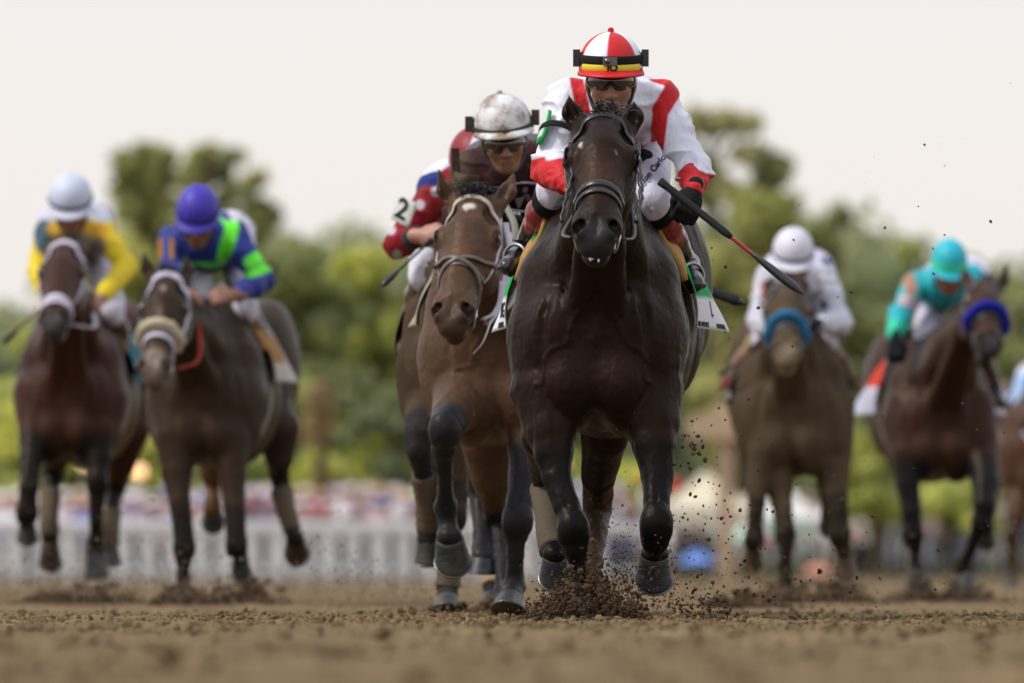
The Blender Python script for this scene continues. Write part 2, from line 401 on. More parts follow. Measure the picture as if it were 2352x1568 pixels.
def horse(sp):
    H = Horse(); H.sp = sp; D = sp['D']; cx = sp['cx']; s = sp.get('s', 1.); lift = sp.get('lift', 0.); yaw = math.radians(sp.get('yaw', 0.)); res = sp.get('res', .01)
    ppm = FPX/D; X0 = (cx-1176)/ppm
    def T(x, y, z):
        x_, y_ = x*math.cos(yaw)+y*math.sin(yaw), -x*math.sin(yaw)+y*math.cos(yaw)
        return np.array([X0+s*x_, D+s*y_, lift+s*z])
    def TV(x, y, z): return T(x, y, z)-T(0, 0, 0)
    H.T = T; H.D = D
    J = lambda px, py, dy=0.: W(px, py, D+dy)
    H.J = J
    rt = root('racehorse', T(0, .9, 0)*np.array((1, 1, 0)), sp['label'], 'horse', None); H.rt = rt
    B = SDF(); coat = np.array(sp['coat'])*.68; dark = np.array(sp.get('dark', np.array(sp['coat'])*.45))*.62
    wx = sp.get('wx', 1.)
    yaxis = nrm(TV(0, 1, 0)); xaxis = nrm(TV(1, 0, 0)); body_ax = [xaxis, yaxis, (0, 0, 1)]
    E = lambda x, y, z, r, k=.06: B.ell(T(x*wx, y, z), np.array(r)*s*np.array((wx, 1, 1)), k=k*s, ax=body_ax)
    rh = sp.get('rump', 0.)
    # trunk
    E(0, .86, 1.02, (.295, .74, .37)); E(0, 1.10, .96, (.285, .46, .33)); E(0, .34, .98, (.20, .33, .34), .08)
    B.seg(T(0, .42, 1.33), T(0, .95, 1.35), .085*s, .095*s, k=.12*s); B.seg(T(0, .95, 1.28), T(0, 1.75, 1.30+rh), .14*s, .17*s, k=.1*s)
    for q in (-1, 1):
        B.chain([T(q*.075*wx, .42, 1.34), T(q*.135*wx, .30, 1.14), T(q*.165*wx, .22, .96), T(q*.165*wx, .20, .82)], np.array([.095, .115, .118, .105])*s, k=.09*s)
        B.seg(T(q*.12*wx, .60, 1.28), T(q*.20*wx, .40, .98), .09*s, .10*s, k=.08*s)
        E(q*.215, .20, .86, (.060, .13, .17), .05)
        E(q*.085, .078, .80, (.095, .095, .120), .050)
        E(q*.12, .10, .98, (.09, .09, .13), .06)
        B.chain([T(q*.165, .03, .70), T(q*.178, -.01, .80), T(q*.150, -.04, .90), T(q*.07, -.05, .945)], np.array([.009, .009, .007, .004])*s, k=.030*s, op='-'); B.chain([T(q*.13, .10, 1.20), T(q*.165, .045, 1.05), T(q*.185, .02, .90)], np.array([.005, .007, .006])*s, k=.032*s, op='-')
        B.seg(T(q*.075, .02, 1.02), T(q*.13, .16, 1.22), .006*s, .004*s, k=.03*s, op='-')
        B.seg(T(0, -.030, .72), T(0, -.02, .90), .006*s, .002*s, k=.036*s, op='-')
        E(q*.10, .16, .70, (.075, .12, .075), .05)
        E(q*.165, 1.72, 1.14+rh, (.165, .34, .33), .07); E(q*.20, 1.52, .98+rh, (.10, .16, .20), .05)
    B.seg(T(0, 2.02, 1.35+rh), T(0, 2.10, 1.25+rh), .05*s, .035*s, k=.05*s)
    # head frame
    p0 = J(*sp['poll']); p1 = J(*sp['muz']); v = nrm(p1-p0); Lh = np.linalg.norm(p1-p0); hw = sp.get('hw', 1.)*s
    sd = A3((1, 0, 0)); sd = nrm(sd-v*(sd@v)); f = np.cross(sd, v)
    if f[1] > 0: f = -f
    tr = math.radians(sp.get('turn', 0)); f0 = f.copy()
    f = f0*math.cos(tr)+sd*math.sin(tr); sd = sd*math.cos(tr)-f0*math.sin(tr)
    hl = Lh/.57
    HL = lambda x, a, b: p0+sd*x*hw+v*a*hl+f*b*hw
    H.HL = HL; H.sd, H.v, H.f, H.hw, H.hl, H.p0 = sd, v, f, hw, hl, p0
    # neck: oval section, deep front to back
    n1 = T(0, .40, 1.16); n2 = p0+v*.10*hl-f*.13*hw
    nm = (n1*.5+n2*.5)+A3((0, .02, .015))*s
    B.seg(n1, nm, .20*s, .150*s, k=.09*s, u=xaxis, ku=.86); B.seg(nm, n2, .150*s, .098*s, k=.05*s, u=sd, ku=.82)
    B.seg(T(0, .62, 1.34), nm+A3((0, .08, .05))*s, .085*s, .075*s, k=.08*s); B.seg(nm+A3((0, .08, .05))*s, HL(0, .02, -.07), .075*s, .06*s, k=.06*s)
    for q in (-1, 1):
        B.seg(T(q*.12*wx, .30, 1.08), nm*.6+n2*.4+sd*q*.05*s, .085*s, .045*s, k=.05*s)
        B.seg(T(q*.055, .10, .98), nm*.5+n2*.5+sd*q*.035*s+A3((0, -.09, -.03))*s, .055*s, .035*s, k=.03*s)
    K = SDF(); ha = [sd, v, f]
    def he(x, a, b, r, k=.03, op='+'): K.ell(HL(x, a, b), (r[0]*hw, r[1]*hl, r[2]*hw), k=k*hw, ax=ha, op=op)
    def hs(a, b, ra, rb, k=.03, ku=1., op='+', u=None): K.seg(HL(*a), HL(*b), ra*hw, rb*hw, k=k*hw, u=sd if u is None else u, ku=ku, op=op)
    he(0, .085, -.035, (.088, .115, .085)); he(0, .19, -.02, (.086, .13, .062), .04)
    hs((0, .17, -.01), (0, .44, .0), .084, .062, .04, .9)
    hs((0, .10, .005), (0, .44, .022), .046, .040, .03)
    for q in (-1, 1):
        he(q*.062, .205, -.085, (.036, .115, .088), .03)           # cheek disc
        hs((q*.078, .135, .0), (q*.092, .19, .002), .024, .02, .03)   # brow over the eye
        hs((q*.080, .235, -.02), (q*.056, .36, -.012), .014, .008, .022)  # facial crest
        he(q*.068, .10, .015, (.028, .035, .02), .03, '-')          # hollow above the eye
        he(q*.088, .178, .004, (.030, .028, .028), .012)
        he(q*.107, .180, .012, (.013, .019, .019), .010, '-')
        he(q*.040, .475, .022, (.032, .055, .034), .02)            # nostril wings
        he(q*.045, .500, .040, (.028, .036, .024), .012)
    hs((0, .30, -.105), (0, .47, -.062), .052, .036, .04)
    he(0, .455, .0, (.062, .075, .05), .03); he(0, .520, .010, (.052, .045, .042), .02); he(0, .545, -.002, (.046, .026, .032), .015)
    he(0, .520, -.050, (.038, .042, .026), .015); he(0, .500, -.068, (.034, .03, .022), .02)
    for q in (-1, 1):
        K.seg(HL(q*.036, .488, .068), HL(q*.058, .510, .040), .011*hw, .017*hw, k=.010*hw, op='-')
        K.seg(HL(q*.052, .505, .052), HL(q*.040, .455, .035), .013*hw, .006*hw, k=.008*hw, op='-')
        K.seg(HL(q*.030, .535, -.026), HL(q*.052, .475, -.030), .0045*hw, .003*hw, k=.008*hw, op='-')
    K.seg(HL(-.032, .545, -.026), HL(.032, .545, -.026), .006*hw, k=.008*hw, op='-')
    K.seg(HL(0, .47, .062), HL(0, .53, .050), .004*hw, .006*hw, k=.012*hw, op='-')
    # ears
    H.eartips = []
    for q, key in ((-1, 'earL'), (1, 'earR')):
        tip = J(*sp[key]) if key in sp else HL(q*.085, -.15, -.02)
        b0 = HL(q*.066, .015, -.03); mid = b0*.55+tip*.45+sd*q*.012*hw
        K.seg(b0, mid, .030*hw, .028*hw, k=.03*hw); K.seg(mid, tip, .028*hw, .004, k=.012*hw)
        opn = nrm(f*.75+sd*q*.35)
        K.seg(b0*.6+mid*.4+opn*.026*hw, mid*.35+tip*.65+opn*.017*hw, .017*hw, .006*hw, k=.01*hw, op='-')
    H.head = K; B.P += K.P
    # legs
    hoofs = []
    H.legs = []
    for lg in sp['legs']:
        pts = [J(a, b, c) for a, b, c, r in lg['c']]; rad = [r*s for *_, r in lg['c']]
        B.chain(pts, [r*.95 for r in rad], k=.011*s)
        if 'hoof' in lg: B.ell(J(*lg['hoof'][0]), A3((.80, .80, .62))*lg['hoof'][3]*s, k=.022*s)
        ki = lg.get('knee')
        if ki is not None:
            kp = pts[ki]; B.ell(kp+A3((0, -.012, 0))*s, A3((.052, .045, .062))*s*lg.get('kr', 1), k=.02*s)
            for q in (-1, 1): B.ell(kp+A3((q*.030, 0, -.03))*s, A3((.022, .03, .03))*s, k=.015*s)
        fi = lg.get('fet')
        if fi is not None:
            for q in (-1, 1): B.ell(pts[fi]+A3((q*.020, .022, -.004))*s, A3((.024, .028, .028))*s, k=.015*s)
        if ki is not None and len(pts) > ki+2:      # tendon grooves down the cannon
            e0 = pts[min(ki+1, len(pts)-2)]; e1 = pts[(fi or len(pts)-1)]
            for q in (-1, 1): B.seg(e0*.8+e1*.2+A3((q*.034, -.004, 0))*s, e0*.15+e1*.85+A3((q*.032, -.002, 0))*s, .006*s, k=.010*s, op='-')
            B.seg(pts[ki-2]*.8+pts[ki-1]*.2+A3((.004, -.062, 0))*s, pts[ki-1]+A3((0, -.046, 0))*s, .006*s, k=.012*s, op='-')
        H.legs.append((lg, pts, rad))
    if res < .008:      # veins under the skin
        rv = np.random.RandomState(int(D))
        for q in (-1, 1):
            O_ = [T(q*x_, .3, z_) for x_, z_ in ((.04, 1.05), (.08, .99), (.10, .93), (.16, .90), (.17, .82), (.20, .78))]; O_ = spline(O_, 3)+rv.normal(0, .004, (16, 3))
            P = B.cast(O_, np.tile(-yaxis, (16, 1)), .6); B.chain(list(P), [.0026*s]*16, k=.010)
            P = [HL(q*.060, .22, .020), HL(q*.056, .28, .024), HL(q*.060, .33, .008), HL(q*.050, .39, .014)]; B.chain(P, [.006, .005, .005, .004], k=.010)
    # pigment
    B.paint('ell', coat*.62, .25, c=T(0, .1, .9), r=A3((.2, .25, .45))*s, ax=body_ax) if sp.get('darkfront') else None
    for lg, pts, rad in H.legs:
        k0 = lg.get('dark', 2)
        for i in range(k0, len(pts)-1):
            B.paint('seg', dark if 'lc' not in lg else np.array(lg['lc']), .09*s if i == k0 else .05*s, a=pts[i], b=pts[i+1], ra=rad[i]*1.7+.03*s, rb=rad[i+1]*1.7+.03*s)
        if 'knee' in lg: B.paint('ell', dark*1.25, .05*s, c=pts[lg['knee']], r=A3((.05, .05, .05))*s)
    mz = np.array(sp.get('muzcol', dark))
    B.paint('ell', mz, .10*hw, c=HL(0, .53, .0), r=A3((.085, .085, .09))*hw, ax=ha)
    for q in (-1, 1):
        B.paint('seg', (.004, .003, .003), .012*hw, a=HL(q*.038, .487, .060), b=HL(q*.056, .508, .036), ra=.010*hw, rb=.014*hw)
        B.paint('ell', coat*.3, .02*hw, c=HL(q*.105, .180, .010), r=A3((.022, .026, .026))*hw, ax=ha)
        B.paint('seg', dark*.8, .03, a=HL(q*.07, -.02, 0), b=HL(q*.085, -.16, 0), ra=.006, rb=.012)
    for pt in sp.get('paint', []): B.paint(*pt[:1], np.array(pt[1]), pt[2], **{k_: (HL(*v_) if k_ in 'cab' else (A3(v_)*hw if k_ == 'r' else v_)) for k_, v_ in pt[3].items()})
    B.paint('seg', dark, .06*s, a=T(0, .62, 1.42), b=HL(0, .0, -.09), ra=.035*s, rb=.03*s)
    mt = M_MUDCOAT() if sp.get('muddy') else M_COAT()
    amp = (.0030 if res < .008 else .0022)*s
    def disp(V): return amp*vnoise(V*np.array((1, 1, .55)), 16, 2)+amp*2.2*np.maximum(0, vnoise(V*np.array((1.6, 1.2, .30)), 17, 5))**2+.0012*vnoise(V, 60, 9)
    H.body = B.build('body', res, mt, rt, coat*sp.get('tone', 1.), disp)
    H.sdf = B
    for lg, pts, rad in H.legs:
        if 'hoof' in lg:
            a, b, fc, r = lg['hoof']; hoof(rt, J(*a), J(*b), fc, r*s, lg.get('hc', (.035, .04, .05)))
        if 'wrap' in lg:
            i0, i1 = lg['wrap']; P = spline(pts[i0:i1+1], 10); n = len(P)
            rr = np.interp(np.linspace(0, 1, n), np.linspace(0, 1, i1-i0+1), rad[i0:i1+1])+.010*s
            rr = rr*(1+.05*(np.arange(n) % 3 == 0)); V, F = tube(P, rr, 20); new_mesh('leg_wrap', V, F, M_CLOTH(), rt, col=lg.get('wc', (.30, .22, .14)))
    # eyes
    for q in (-1, 1):
        c = HL(q*.090, .180, .008); es = SDF(); es.ell(c, (.0225*hw,)*3)
        es.build('eye', .0045 if res < .007 else .007, M_GLASS(), rt, (.008, .005, .004))
        if res < .008:
            for sgn in (-1, 1):
                P = [HL(q*(.101+.004*math.sin(t*math.pi)), .158+.044*t, .022-.010*t+sgn*.014*math.sin(t*math.pi)) for t in np.linspace(0, 1, 9)]
                V, F = tube(P, .0042*hw, 6); new_mesh('eyelid', V, F, M_COAT(), rt, col=coat*.35)
    # forelock, mane, tail
    rs = np.random.RandomState(int(D*7)); nh = 150 if res < .008 else 30
    rts = [HL(rs.normal(0, .024), rs.uniform(-.035, .02), rs.uniform(.0, .035)) for _ in range(nh)]
    hairs(rt, 'forelock', rts, [v*.5+f*.55+A3((rs.normal(0, .35), 0, .25)) for _ in rts], sp.get('flen', .05), .0026 if res < .008 else .007, sp.get('haircol', (.010, .009, .010)), .35, .12, seed=3, wave=.002)
    ms = sp.get('maneside', -1); rts = []; dd = []
    for i in range(nh*2):
        t = rs.uniform(0, 1); c = HL(0, .0, -.10)*(1-t)+(nm+A3((0, .12, .08))*s)*t+sd*ms*.035*s
        rts.append(c+rs.normal(0, .012, 3)); dd.append(sd*ms*1.0+A3((0, .7, .25)))
    hairs(rt, 'mane', rts, dd, .11*s, .0018 if res < .008 else .006, sp.get('haircol', (.012, .011, .012)), .6, .35, seed=5, wave=.008)
    rts = [T(rs.normal(0, .02), 2.10, 1.26+rh)+rs.normal(0, .012, 3) for _ in range(60)]
    hairs(rt, 'tail', rts, [TV(rs.normal(sp.get('tailx', 0), .10), 1, -.35) for _ in rts], .75*s, .008, (.012, .011, .012), .45, .08, n=9, seed=8)
    return H
def head_ring(H, a0, tilt, off, t0=0, t1=360, n=40, ax=-.045):
    "points on the head surface round the face; tilt moves the under-jaw part along the head"
    O = []; Dv = []
    for th in np.linspace(math.radians(t0), math.radians(t1), n):
        d = H.f*math.cos(th)+H.sd*math.sin(th); a = a0+tilt*(1-math.cos(th))*.5
        O.append(H.HL(0, a, ax)); Dv.append(d)
    O = np.array(O); Dv = np.array(Dv); P = H.head.cast(O, Dv, .30)
    return P+Dv*off, Dv
def head_line(H, pts, off):
    "polyline over the head surface given as (v, degrees) pairs"
    q = spline(np.array([(a, t, 0) for a, t in pts], float), 6)
    Dv = np.array([H.f*math.cos(math.radians(t))+H.sd*math.sin(math.radians(t)) for a, t, _ in q])
    O = np.array([H.HL(0, a, -.045) for a, t, _ in q]); P = H.head.cast(O, Dv, .30)
    return P+Dv*off, Dv
def bridle(H, col=(.012, .010, .010), w_=.020, nose='plain', nosecol=None, brow=None, cheek=None, fig8=False, ring=True, fleece=None, rope=None, nv=.385):
    b = root('bridle', [0, 0, 0], 'x', 'x'); del b['label']; del b['category']
    b.parent = H.rt; b['_o'] = H.rt['_o']; b.location = (0, 0, 0)
    th = .006; hw = H.hw; m = M_LEATHER() if sum(col) < .3 else M_CLOTH(); off = .003
    def S(name, P, Dv, c=col, ww=w_, mm=None): return strap(b, P, Dv, ww*hw, th*hw*1.3, c, name, mm or m)
    bc = brow or col; cc = cheek or col
    P, Dv = head_ring(H, .035, .15, off, -88, 88); S('browband', P, Dv, bc, w_, M_CLOTH() if sum(bc) > .3 else None)
    P, Dv = head_ring(H, .055, .0, off, 92, 268, 30); S('headpiece', P, Dv, cc)
    for q in (-1, 1):
        P, Dv = head_line(H, [(.06, q*88), (.13, q*84), (.22, q*80), (.33, q*84), (nv+.03, q*80), (.465, q*88)], off); S('cheekpiece', P, Dv, cc, w_*.85)
        P, Dv = head_line(H, [(.055, q*95), (.14, q*115), (.22, q*150), (.24, q*178)], off); S('throatlatch', P, Dv, cc, w_*.7)
    if fleece:
        P, Dv = head_ring(H, nv-.04, .05, .021*hw, -100, 100, 30)
        R = np.array([.0235*hw*(1+.06*math.sin(i*2.1))*(.75+.25*math.sin(math.pi*i/29)) for i in range(30)]); V, F = tube(P, R, 14); V = V+(.004*vnoise(V, 60, 3))[:, None]
        new_mesh('fleece_noseband', V, F, M_FLEECE(), b, col=fleece)
    nc = nosecol or col
    P, Dv = head_ring(H, nv-.03, .035, off, -180, 180, 50); S('noseband', P, Dv, nc, w_*1.15, M_CLOTH() if sum(nc) > .3 else None)
    if fig8:
        fc = fig8 if isinstance(fig8, tuple) else col
        for q in (-1, 1):
            P, Dv = head_line(H, [(.26, -q*88), (nv-.075, -q*50), (nv-.045, 0), (nv-.0, q*45), (nv+.06, q*85), (nv+.075, q*120), (nv+.08, q*178)], off+.006*hw)
            S('flash_strap', P, Dv, fc, w_*.9)
    else:
        P, Dv = head_ring(H, nv+.005, .055, off+.004, -180, 180, 50); S('flash_strap', P, Dv, col, w_*.8)
    if ring:
        for q in (-1, 1):
            P, Dv = head_line(H, [(.463, q*92), (.466, q*92)], .010); c = P[0]; e1 = H.v; e2 = nrm(H.f*.9+H.sd*q*.25)
            Q = [c+(e1*math.cos(t)+e2*math.sin(t))*.030*hw for t in np.linspace(0, 2*math.pi, 21)]
            V, F = tube(Q, .0040*hw, 8, cap=False); new_mesh('bit_ring', V, F, M_METAL(), b, col=(.55, .55, .56))
            # buckles
            for a in (.19, .33, nv+.02):
                P, Dv = head_line(H, [(a, q*86), (a+.02, q*86)], .006); cc_ = P[3]; e = np.cross(Dv[3], H.v)
                R = [cc_+(H.v*x*.013+e*y*.010)*hw for x, y in ((1, 1), (1, -1), (-1, -1), (-1, 1), (1, 1))]
                V, F = tube(R, .0022*hw, 5); new_mesh('buckle', V, F, M_METAL(), b, col=(.55, .38, .14))
        P = [H.HL(x, .468, -.025) for x in np.linspace(-.07, .07, 8)]; V, F = tube(P, .007*hw, 8); new_mesh('bit', V, F, M_METAL(), b, col=(.5, .5, .5))
    H.bridle = b
    return b
def reins(H, pts, col=(.012, .01, .01), r=.008, name='rein'):
    V, F = tube(spline(pts, 8), r, 8, flat=(1.1, .5)); return new_mesh(name, V, F, M_LEATHER() if sum(col) < .3 else M_CLOTH(), H.rt, col=col)
def drape(H, side, y0, y1, a0, a1, off, n=14, m=18, flare=0., zc=1.05, yfun=None, wav=.006):
    "grid of points lying on the trunk: a = degrees from the spine down the side"
    G = np.zeros((n, m, 3)); N = np.zeros((n, m, 3)); O = []; Dv = []
    for i in range(n):
        for j in range(m):
            u, t = i/(n-1), j/(m-1); a = math.radians(a0+(a1-a0)*t)
            yy = y0+(y1-y0)*u
            if yfun: yy = yfun(u, t, yy)
            O.append(H.T(0, yy, zc)); Dv.append(nrm(H.T(side*math.sin(a), 0, math.cos(a))-H.T(0, 0, 0)))
    O = np.array(O); Dv = np.array(Dv); P = H.sdf.cast(O, Dv, .62, 60)
    # keep the sheet outside anything it passes
    tt = np.tile(np.linspace(0, 1, m), n); uu = np.repeat(np.linspace(0, 1, n), m); fl = flare*np.maximum(0, tt-.35)**1.3*(.15+uu*1.3)*2.2
    P = P+Dv*(off+wav*np.sin(tt*9+np.repeat(np.linspace(0, 4, n), m)))[:, None]
    out = nrm(H.T(side, 0, 0)-H.T(0, 0, 0)); P = P+out*fl[:, None]
    return P.reshape(n, m, 3), Dv.reshape(n, m, 3)
def saddle(H, colfun, pad=(.38, .24, .11), y0=.50, y1=1.10, a1=72, flare=.05, padline=True, text=None, girth=True, mud=False, yfun=None):
    "saddle cloth (draped sheet), pad beneath and light racing saddle with girth"
    for side in (-1, 1):
        G, N = drape(H, side, y0, y1, 2, a1, .034, 22, 34, flare, yfun=yfun)
        V, F = slab(G, N, .003); n, m, _ = G.shape
        C = np.array([colfun(side, i/(n-1), j/(m-1)) for i in range(n) for j in range(m)]); C = np.vstack([C, C])
        sc = new_mesh('saddle_cloth', V, F, M_MUDCLOTH() if mud else M_CLOTH(), H.rt, colv=C)
        if text: text(sc, side, G, N)
        if pad:
            G, N = drape(H, side, y0-.075, y1-.12, 3, a1-30, .030, 12, 18, .0, yfun=yfun); V, F = slab(G, N, .022)
            new_mesh('saddle_pad', V, F, M_CLOTH(), H.rt, col=pad)
        if girth:
            G, N = drape(H, side, .66, .74, 60, 179, .006, 4, 26, 0., wav=0); V, F = slab(G, N, .004); new_mesh('girth', V, F, M_CLOTH(), H.rt, col=(.25, .23, .2))
        G, N = drape(H, side, y0+.12, y1-.12, 2, 46, .044, 10, 16, .0, wav=.002); V, F = slab(G, N, .010)
        new_mesh('saddle_flap', V, F, M_LEATHER(), H.rt, col=(.014, .012, .012))
    top = H.T(0, .62, 1.475); bk = H.T(0, .98, 1.50)
    q = SDF(); q.seg(H.T(0, .58, 1.46), H.T(0, .98, 1.475), .045, .06, k=.03); q.build('saddle_seat', .012, M_LEATHER(), H.rt, (.015, .013, .012))
def stirrup(H, toe, ankle, side, col=(.3, .31, .33)):
    c = A3(toe)*.6+A3(ankle)*.4+A3((0, 0, -.015)); P = []
    for t in np.linspace(0, 2*math.pi, 25): P.append(c+A3((math.cos(t)*.038, .035*math.cos(t)*side, math.sin(t)*.046+.02)))
    V, F = tube(P, .0065, 8, cap=False); o = new_mesh('stirrup', V, F, M_METAL(), H.rt, col=col)
    top = H.T(side*.17, .72, 1.36); P = spline([c+A3((0, 0, .08)), (c+top)/2+A3((side*.01, .02, 0)), top], 8)
    V, F = tube(P, .012, 8, flat=(1.1, .25)); new_mesh('stirrup_leather', V, F, M_LEATHER(), H.rt, col=(.016, .013, .012))
# ================================================================ riders
def fist(S, wrist, fwd, up, side, r=.0085, curl=1., sc=1.):
    "closed hand with four fingers wrapped and a thumb along the side; fwd = along the forearm, up = back of the hand, side = thumb side"
    w_ = A3(wrist); fwd = nrm(fwd); up = nrm(A3(up)-fwd*(A3(up)@fwd)); th = np.cross(fwd, up)
    if th@A3(side) < 0: th = -th
    pc = w_+fwd*.045*sc; S.ell(pc, A3((.045, .038, .017))*sc, k=.014, ax=[fwd, th, up]); S.seg(w_-fwd*.02*sc, pc, .024*sc, .022*sc, k=.02)
    for i, (o, L) in enumerate(((.030, .96), (.011, 1.04), (-.009, 1.), (-.028, .82))):
        k0 = w_+fwd*.083*sc+th*o*sc+up*.004*sc
        k1 = k0+(fwd*.022-up*.020*curl)*L*sc+th*.001; k2 = k1+(-fwd*.010-up*.020)*L*sc; k3 = k2+(-fwd*.022+up*.006)*L*sc
        rr = r*sc*(1.0 if i < 3 else .88)
        S.chain([w_+fwd*.05*sc+th*o*.8*sc+up*.006*sc, k0, k1, k2, k3], [rr*1.1, rr*1.22, rr*1.1, rr, rr*.85], k=.0035)
    t0 = w_+fwd*.022*sc+th*.026*sc-up*.008*sc; t1 = w_+fwd*.052*sc+th*.044*sc-up*.018*sc; t2 = w_+fwd*.078*sc+th*.034*sc-up*.034*sc
    S.chain([t0, t1, t2], [r*1.5*sc, r*1.3*sc, r*.95*sc], k=.006)
    S.grip = w_+fwd*.080*sc-up*.026*sc
    return w_+fwd*.080*sc-up*.024*sc, th
def rider(sp):
    D = sp['D']; s = sp.get('s', 1.); res = sp.get('res', .01); hi = res < .007
    J = lambda p: W(p[0], p[1], D+p[2])
    hc = J(sp['head']); shL, shR = J(sp['shL']), J(sp['shR']); pel = J(sp['pel'])
    elL, elR, wrL, wrR = J(sp['elL']), J(sp['elR']), J(sp['wrL']), J(sp['wrR'])
    knL, knR, anL, anR, toL, toR = (J(sp[k]) for k in ('knL', 'knR', 'anL', 'anR', 'toL', 'toR'))
    rt = root('person', [pel[0], pel[1], 0], sp['label'], 'jockey')
    pitch = math.radians(sp.get('pitch', 20)); roll = math.radians(sp.get('roll', 0)); yw = math.radians(sp.get('yaw', 0))
    # head frame: fw looks towards the camera and down, up, sx to the viewer's right
    fw = A3((math.sin(yw)*math.cos(pitch), -math.cos(yw)*math.cos(pitch), -math.sin(pitch)))
    sx0 = nrm(np.cross(A3((0, 0, 1)), -fw)); sx0 = -sx0 if sx0[0] < 0 else sx0
    up0 = nrm(np.cross(sx0, fw)); up0 = -up0 if up0[2] < 0 else up0
    sx = sx0*math.cos(roll)+up0*math.sin(roll); up = up0*math.cos(roll)-sx0*math.sin(roll)
    HP = lambda x, u, f_: hc+(sx*x+up*u+fw*f_)*s
    ax = [sx, up, fw]; S = SDF()
    def e(x, u, f_, r, k=.015, op='+'): S.ell(HP(x, u, f_), A3(r)*s, k=k*s, ax=ax, op=op)
    e(0, .025, -.012, (.076, .098, .095)); e(0, -.03, .035, (.060, .068, .058), .03); e(0, -.092, .060, (.026, .022, .022), .03)
    S.seg(HP(0, .005, .085)*1., HP(0, -.036, .110), .010*s, .0135*s, k=.012*s)
    for q in (-1, 1):
        e(q*.013, -.040, .098, (.010, .009, .012), .006); e(q*.042, -.022, .068, (.022, .024, .020), .02)
        S.seg(HP(q*.012, .024, .090), HP(q*.052, .022, .074), .011*s, .008*s, k=.012*s); e(q*.032, .002, .096, (.017, .013, .014), .01, '-')
        e(q*.029, .001, .080, (.013, .013, .013), .004)
        S.seg(HP(q*.05, -.07, .0), HP(q*.012, -.098, .06), .020*s, .018*s, k=.02*s)
        e(q*.078, -.008, -.012, (.010, .030, .020), .008)
    S.seg(HP(-.020, -.066, .086), HP(.020, -.066, .086), .006*s, k=.006*s); S.seg(HP(-.017, -.077, .083), HP(.017, -.077, .083), .0065*s, k=.005*s)
    S.seg(HP(-.024, -.0712, .092), HP(.024, -.0712, .092), .0022*s, k=.003*s, op='-')
    # torso, limbs
    sm = (shL+shR)/2; nb = sm+A3((0, .0, .03))*s; hipw = .095*s; ch = sm*.72+pel*.28+A3((0, 0, -.045))*s
    S.seg(HP(0, -.05, -.03), nb, .052*s, .060*s, k=.03*s)
    zb = A3((0, 0, 1)); xs = nrm(shR-shL)
    def torso(Q, o, k=.05):
        Q.seg(shL, shR, .052*s+o, k=k*s); Q.seg(sm+A3((0, .02, -.02))*s, pel, .135*s+o, .118*s+o, k=k*s, u=zb, ku=.80)
        Q.ell(ch, A3((.165, .18, .115))*s+o, k=k*s); Q.seg(pel-xs*.05*s, pel+xs*.05*s, .10*s+o, k=k*s)
        Q.seg(sm+A3((0, -.02, -.01))*s, nb*.6+HP(0, -.05, -.03)*.4, .085*s+o, .058*s+o*.6, k=.04*s)
    torso(S, -.010)
    def arm(Q, a, b, c, o, t1=1., r0=.056, r1=.043, r2=.027):
        Q.seg(a, a*.55+b*.45, (r0+.004)*s+o, .049*s+o, k=.04*s); Q.seg(a*.55+b*.45, b, .049*s+o, r1*s+o, k=.02*s)
        m_ = b*.7+c*.3; e_ = b+(c-b)*t1; re = np.interp(t1, [0, .3, 1], [r1, .042, r2])
        Q.seg(b, m_, r1*s+o, .042*s+o, k=.02*s); Q.seg(m_, e_, .042*s+o, re*s+o, k=.02*s)
    arm(S, shL, elL, wrL, -.004); arm(S, shR, elR, wrR, -.004)
    hl, hr = pel-xs*hipw, pel+xs*hipw
    for h_, kn, an, to in ((hl, knL, anL, toL), (hr, knR, anR, toR)):
        S.seg(h_, kn, .088*s, .056*s, k=.04*s); S.seg(kn, kn*.65+an*.35, .044*s, .040*s, k=.02*s); S.seg(kn*.65+an*.35, an, .040*s, .024*s, k=.02*s); S.seg(an, to, .026*s, .016*s, k=.02*s)
    hands = {}
    for key, wr, el in (('L', wrL, elL), ('R', wrR, elR)):
        fwd = nrm(wr-el) if 'hf'+key not in sp else nrm(sp['hf'+key]); upv = sp.get('hu'+key, (0, -.35, 1)); sdv = sp.get('hs'+key, (1, 0, 0) if key == 'L' else (-1, 0, 0))
        G = SDF(); hands[key] = fist(G, wr, fwd, upv, sdv, .0095 if hi else .012, sc=s*sp.get('hsc', 1.))
        if sp.get('glove'+key) is not None:
            G.build('glove', min(res, .0045) if hi else .007, M_KNIT(), rt, sp['glove'+key])
        else: S.P += G.P
    skin = np.array(sp.get('skin', (.33, .17, .11)))
    S.paint('seg', skin*np.array((.85, .5, .5)), .010, a=HP(-.017, -.072, .09), b=HP(.017, -.072, .09), ra=.007*s)
    for q in (-1, 1):
        S.paint('seg', skin*.25, .008, a=HP(q*.014, .018, .10), b=HP(q*.045, .018, .085), ra=.006*s)
        S.paint('ell', skin*.55, .02, c=HP(q*.03, .0, .09), r=A3((.02, .014, .02))*s)
        S.paint('ell', skin*np.array((1.1, .9, .85)), .03, c=HP(q*.042, -.022, .085), r=A3((.016, .016, .016))*s)
    S.paint('ell', skin*.72, .03, c=HP(0, -.085, .06), r=A3((.045, .03, .05))*s)
    S.build('body', min(res, .006) if hi else res, M_SKIN(), rt, skin)
    # jersey
    jm = M_MUDCLOTH() if sp.get('mudjersey') else M_SILK()
    Q = SDF(); torso(Q, .006); t1 = sp.get('sleeve', .9)
    arm(Q, shL, elL, wrL, .010, sp.get('sleeveL', t1)); arm(Q, shR, elR, wrR, .010, sp.get('sleeveR', t1)); R_ = Rider = type('R', (), {})()
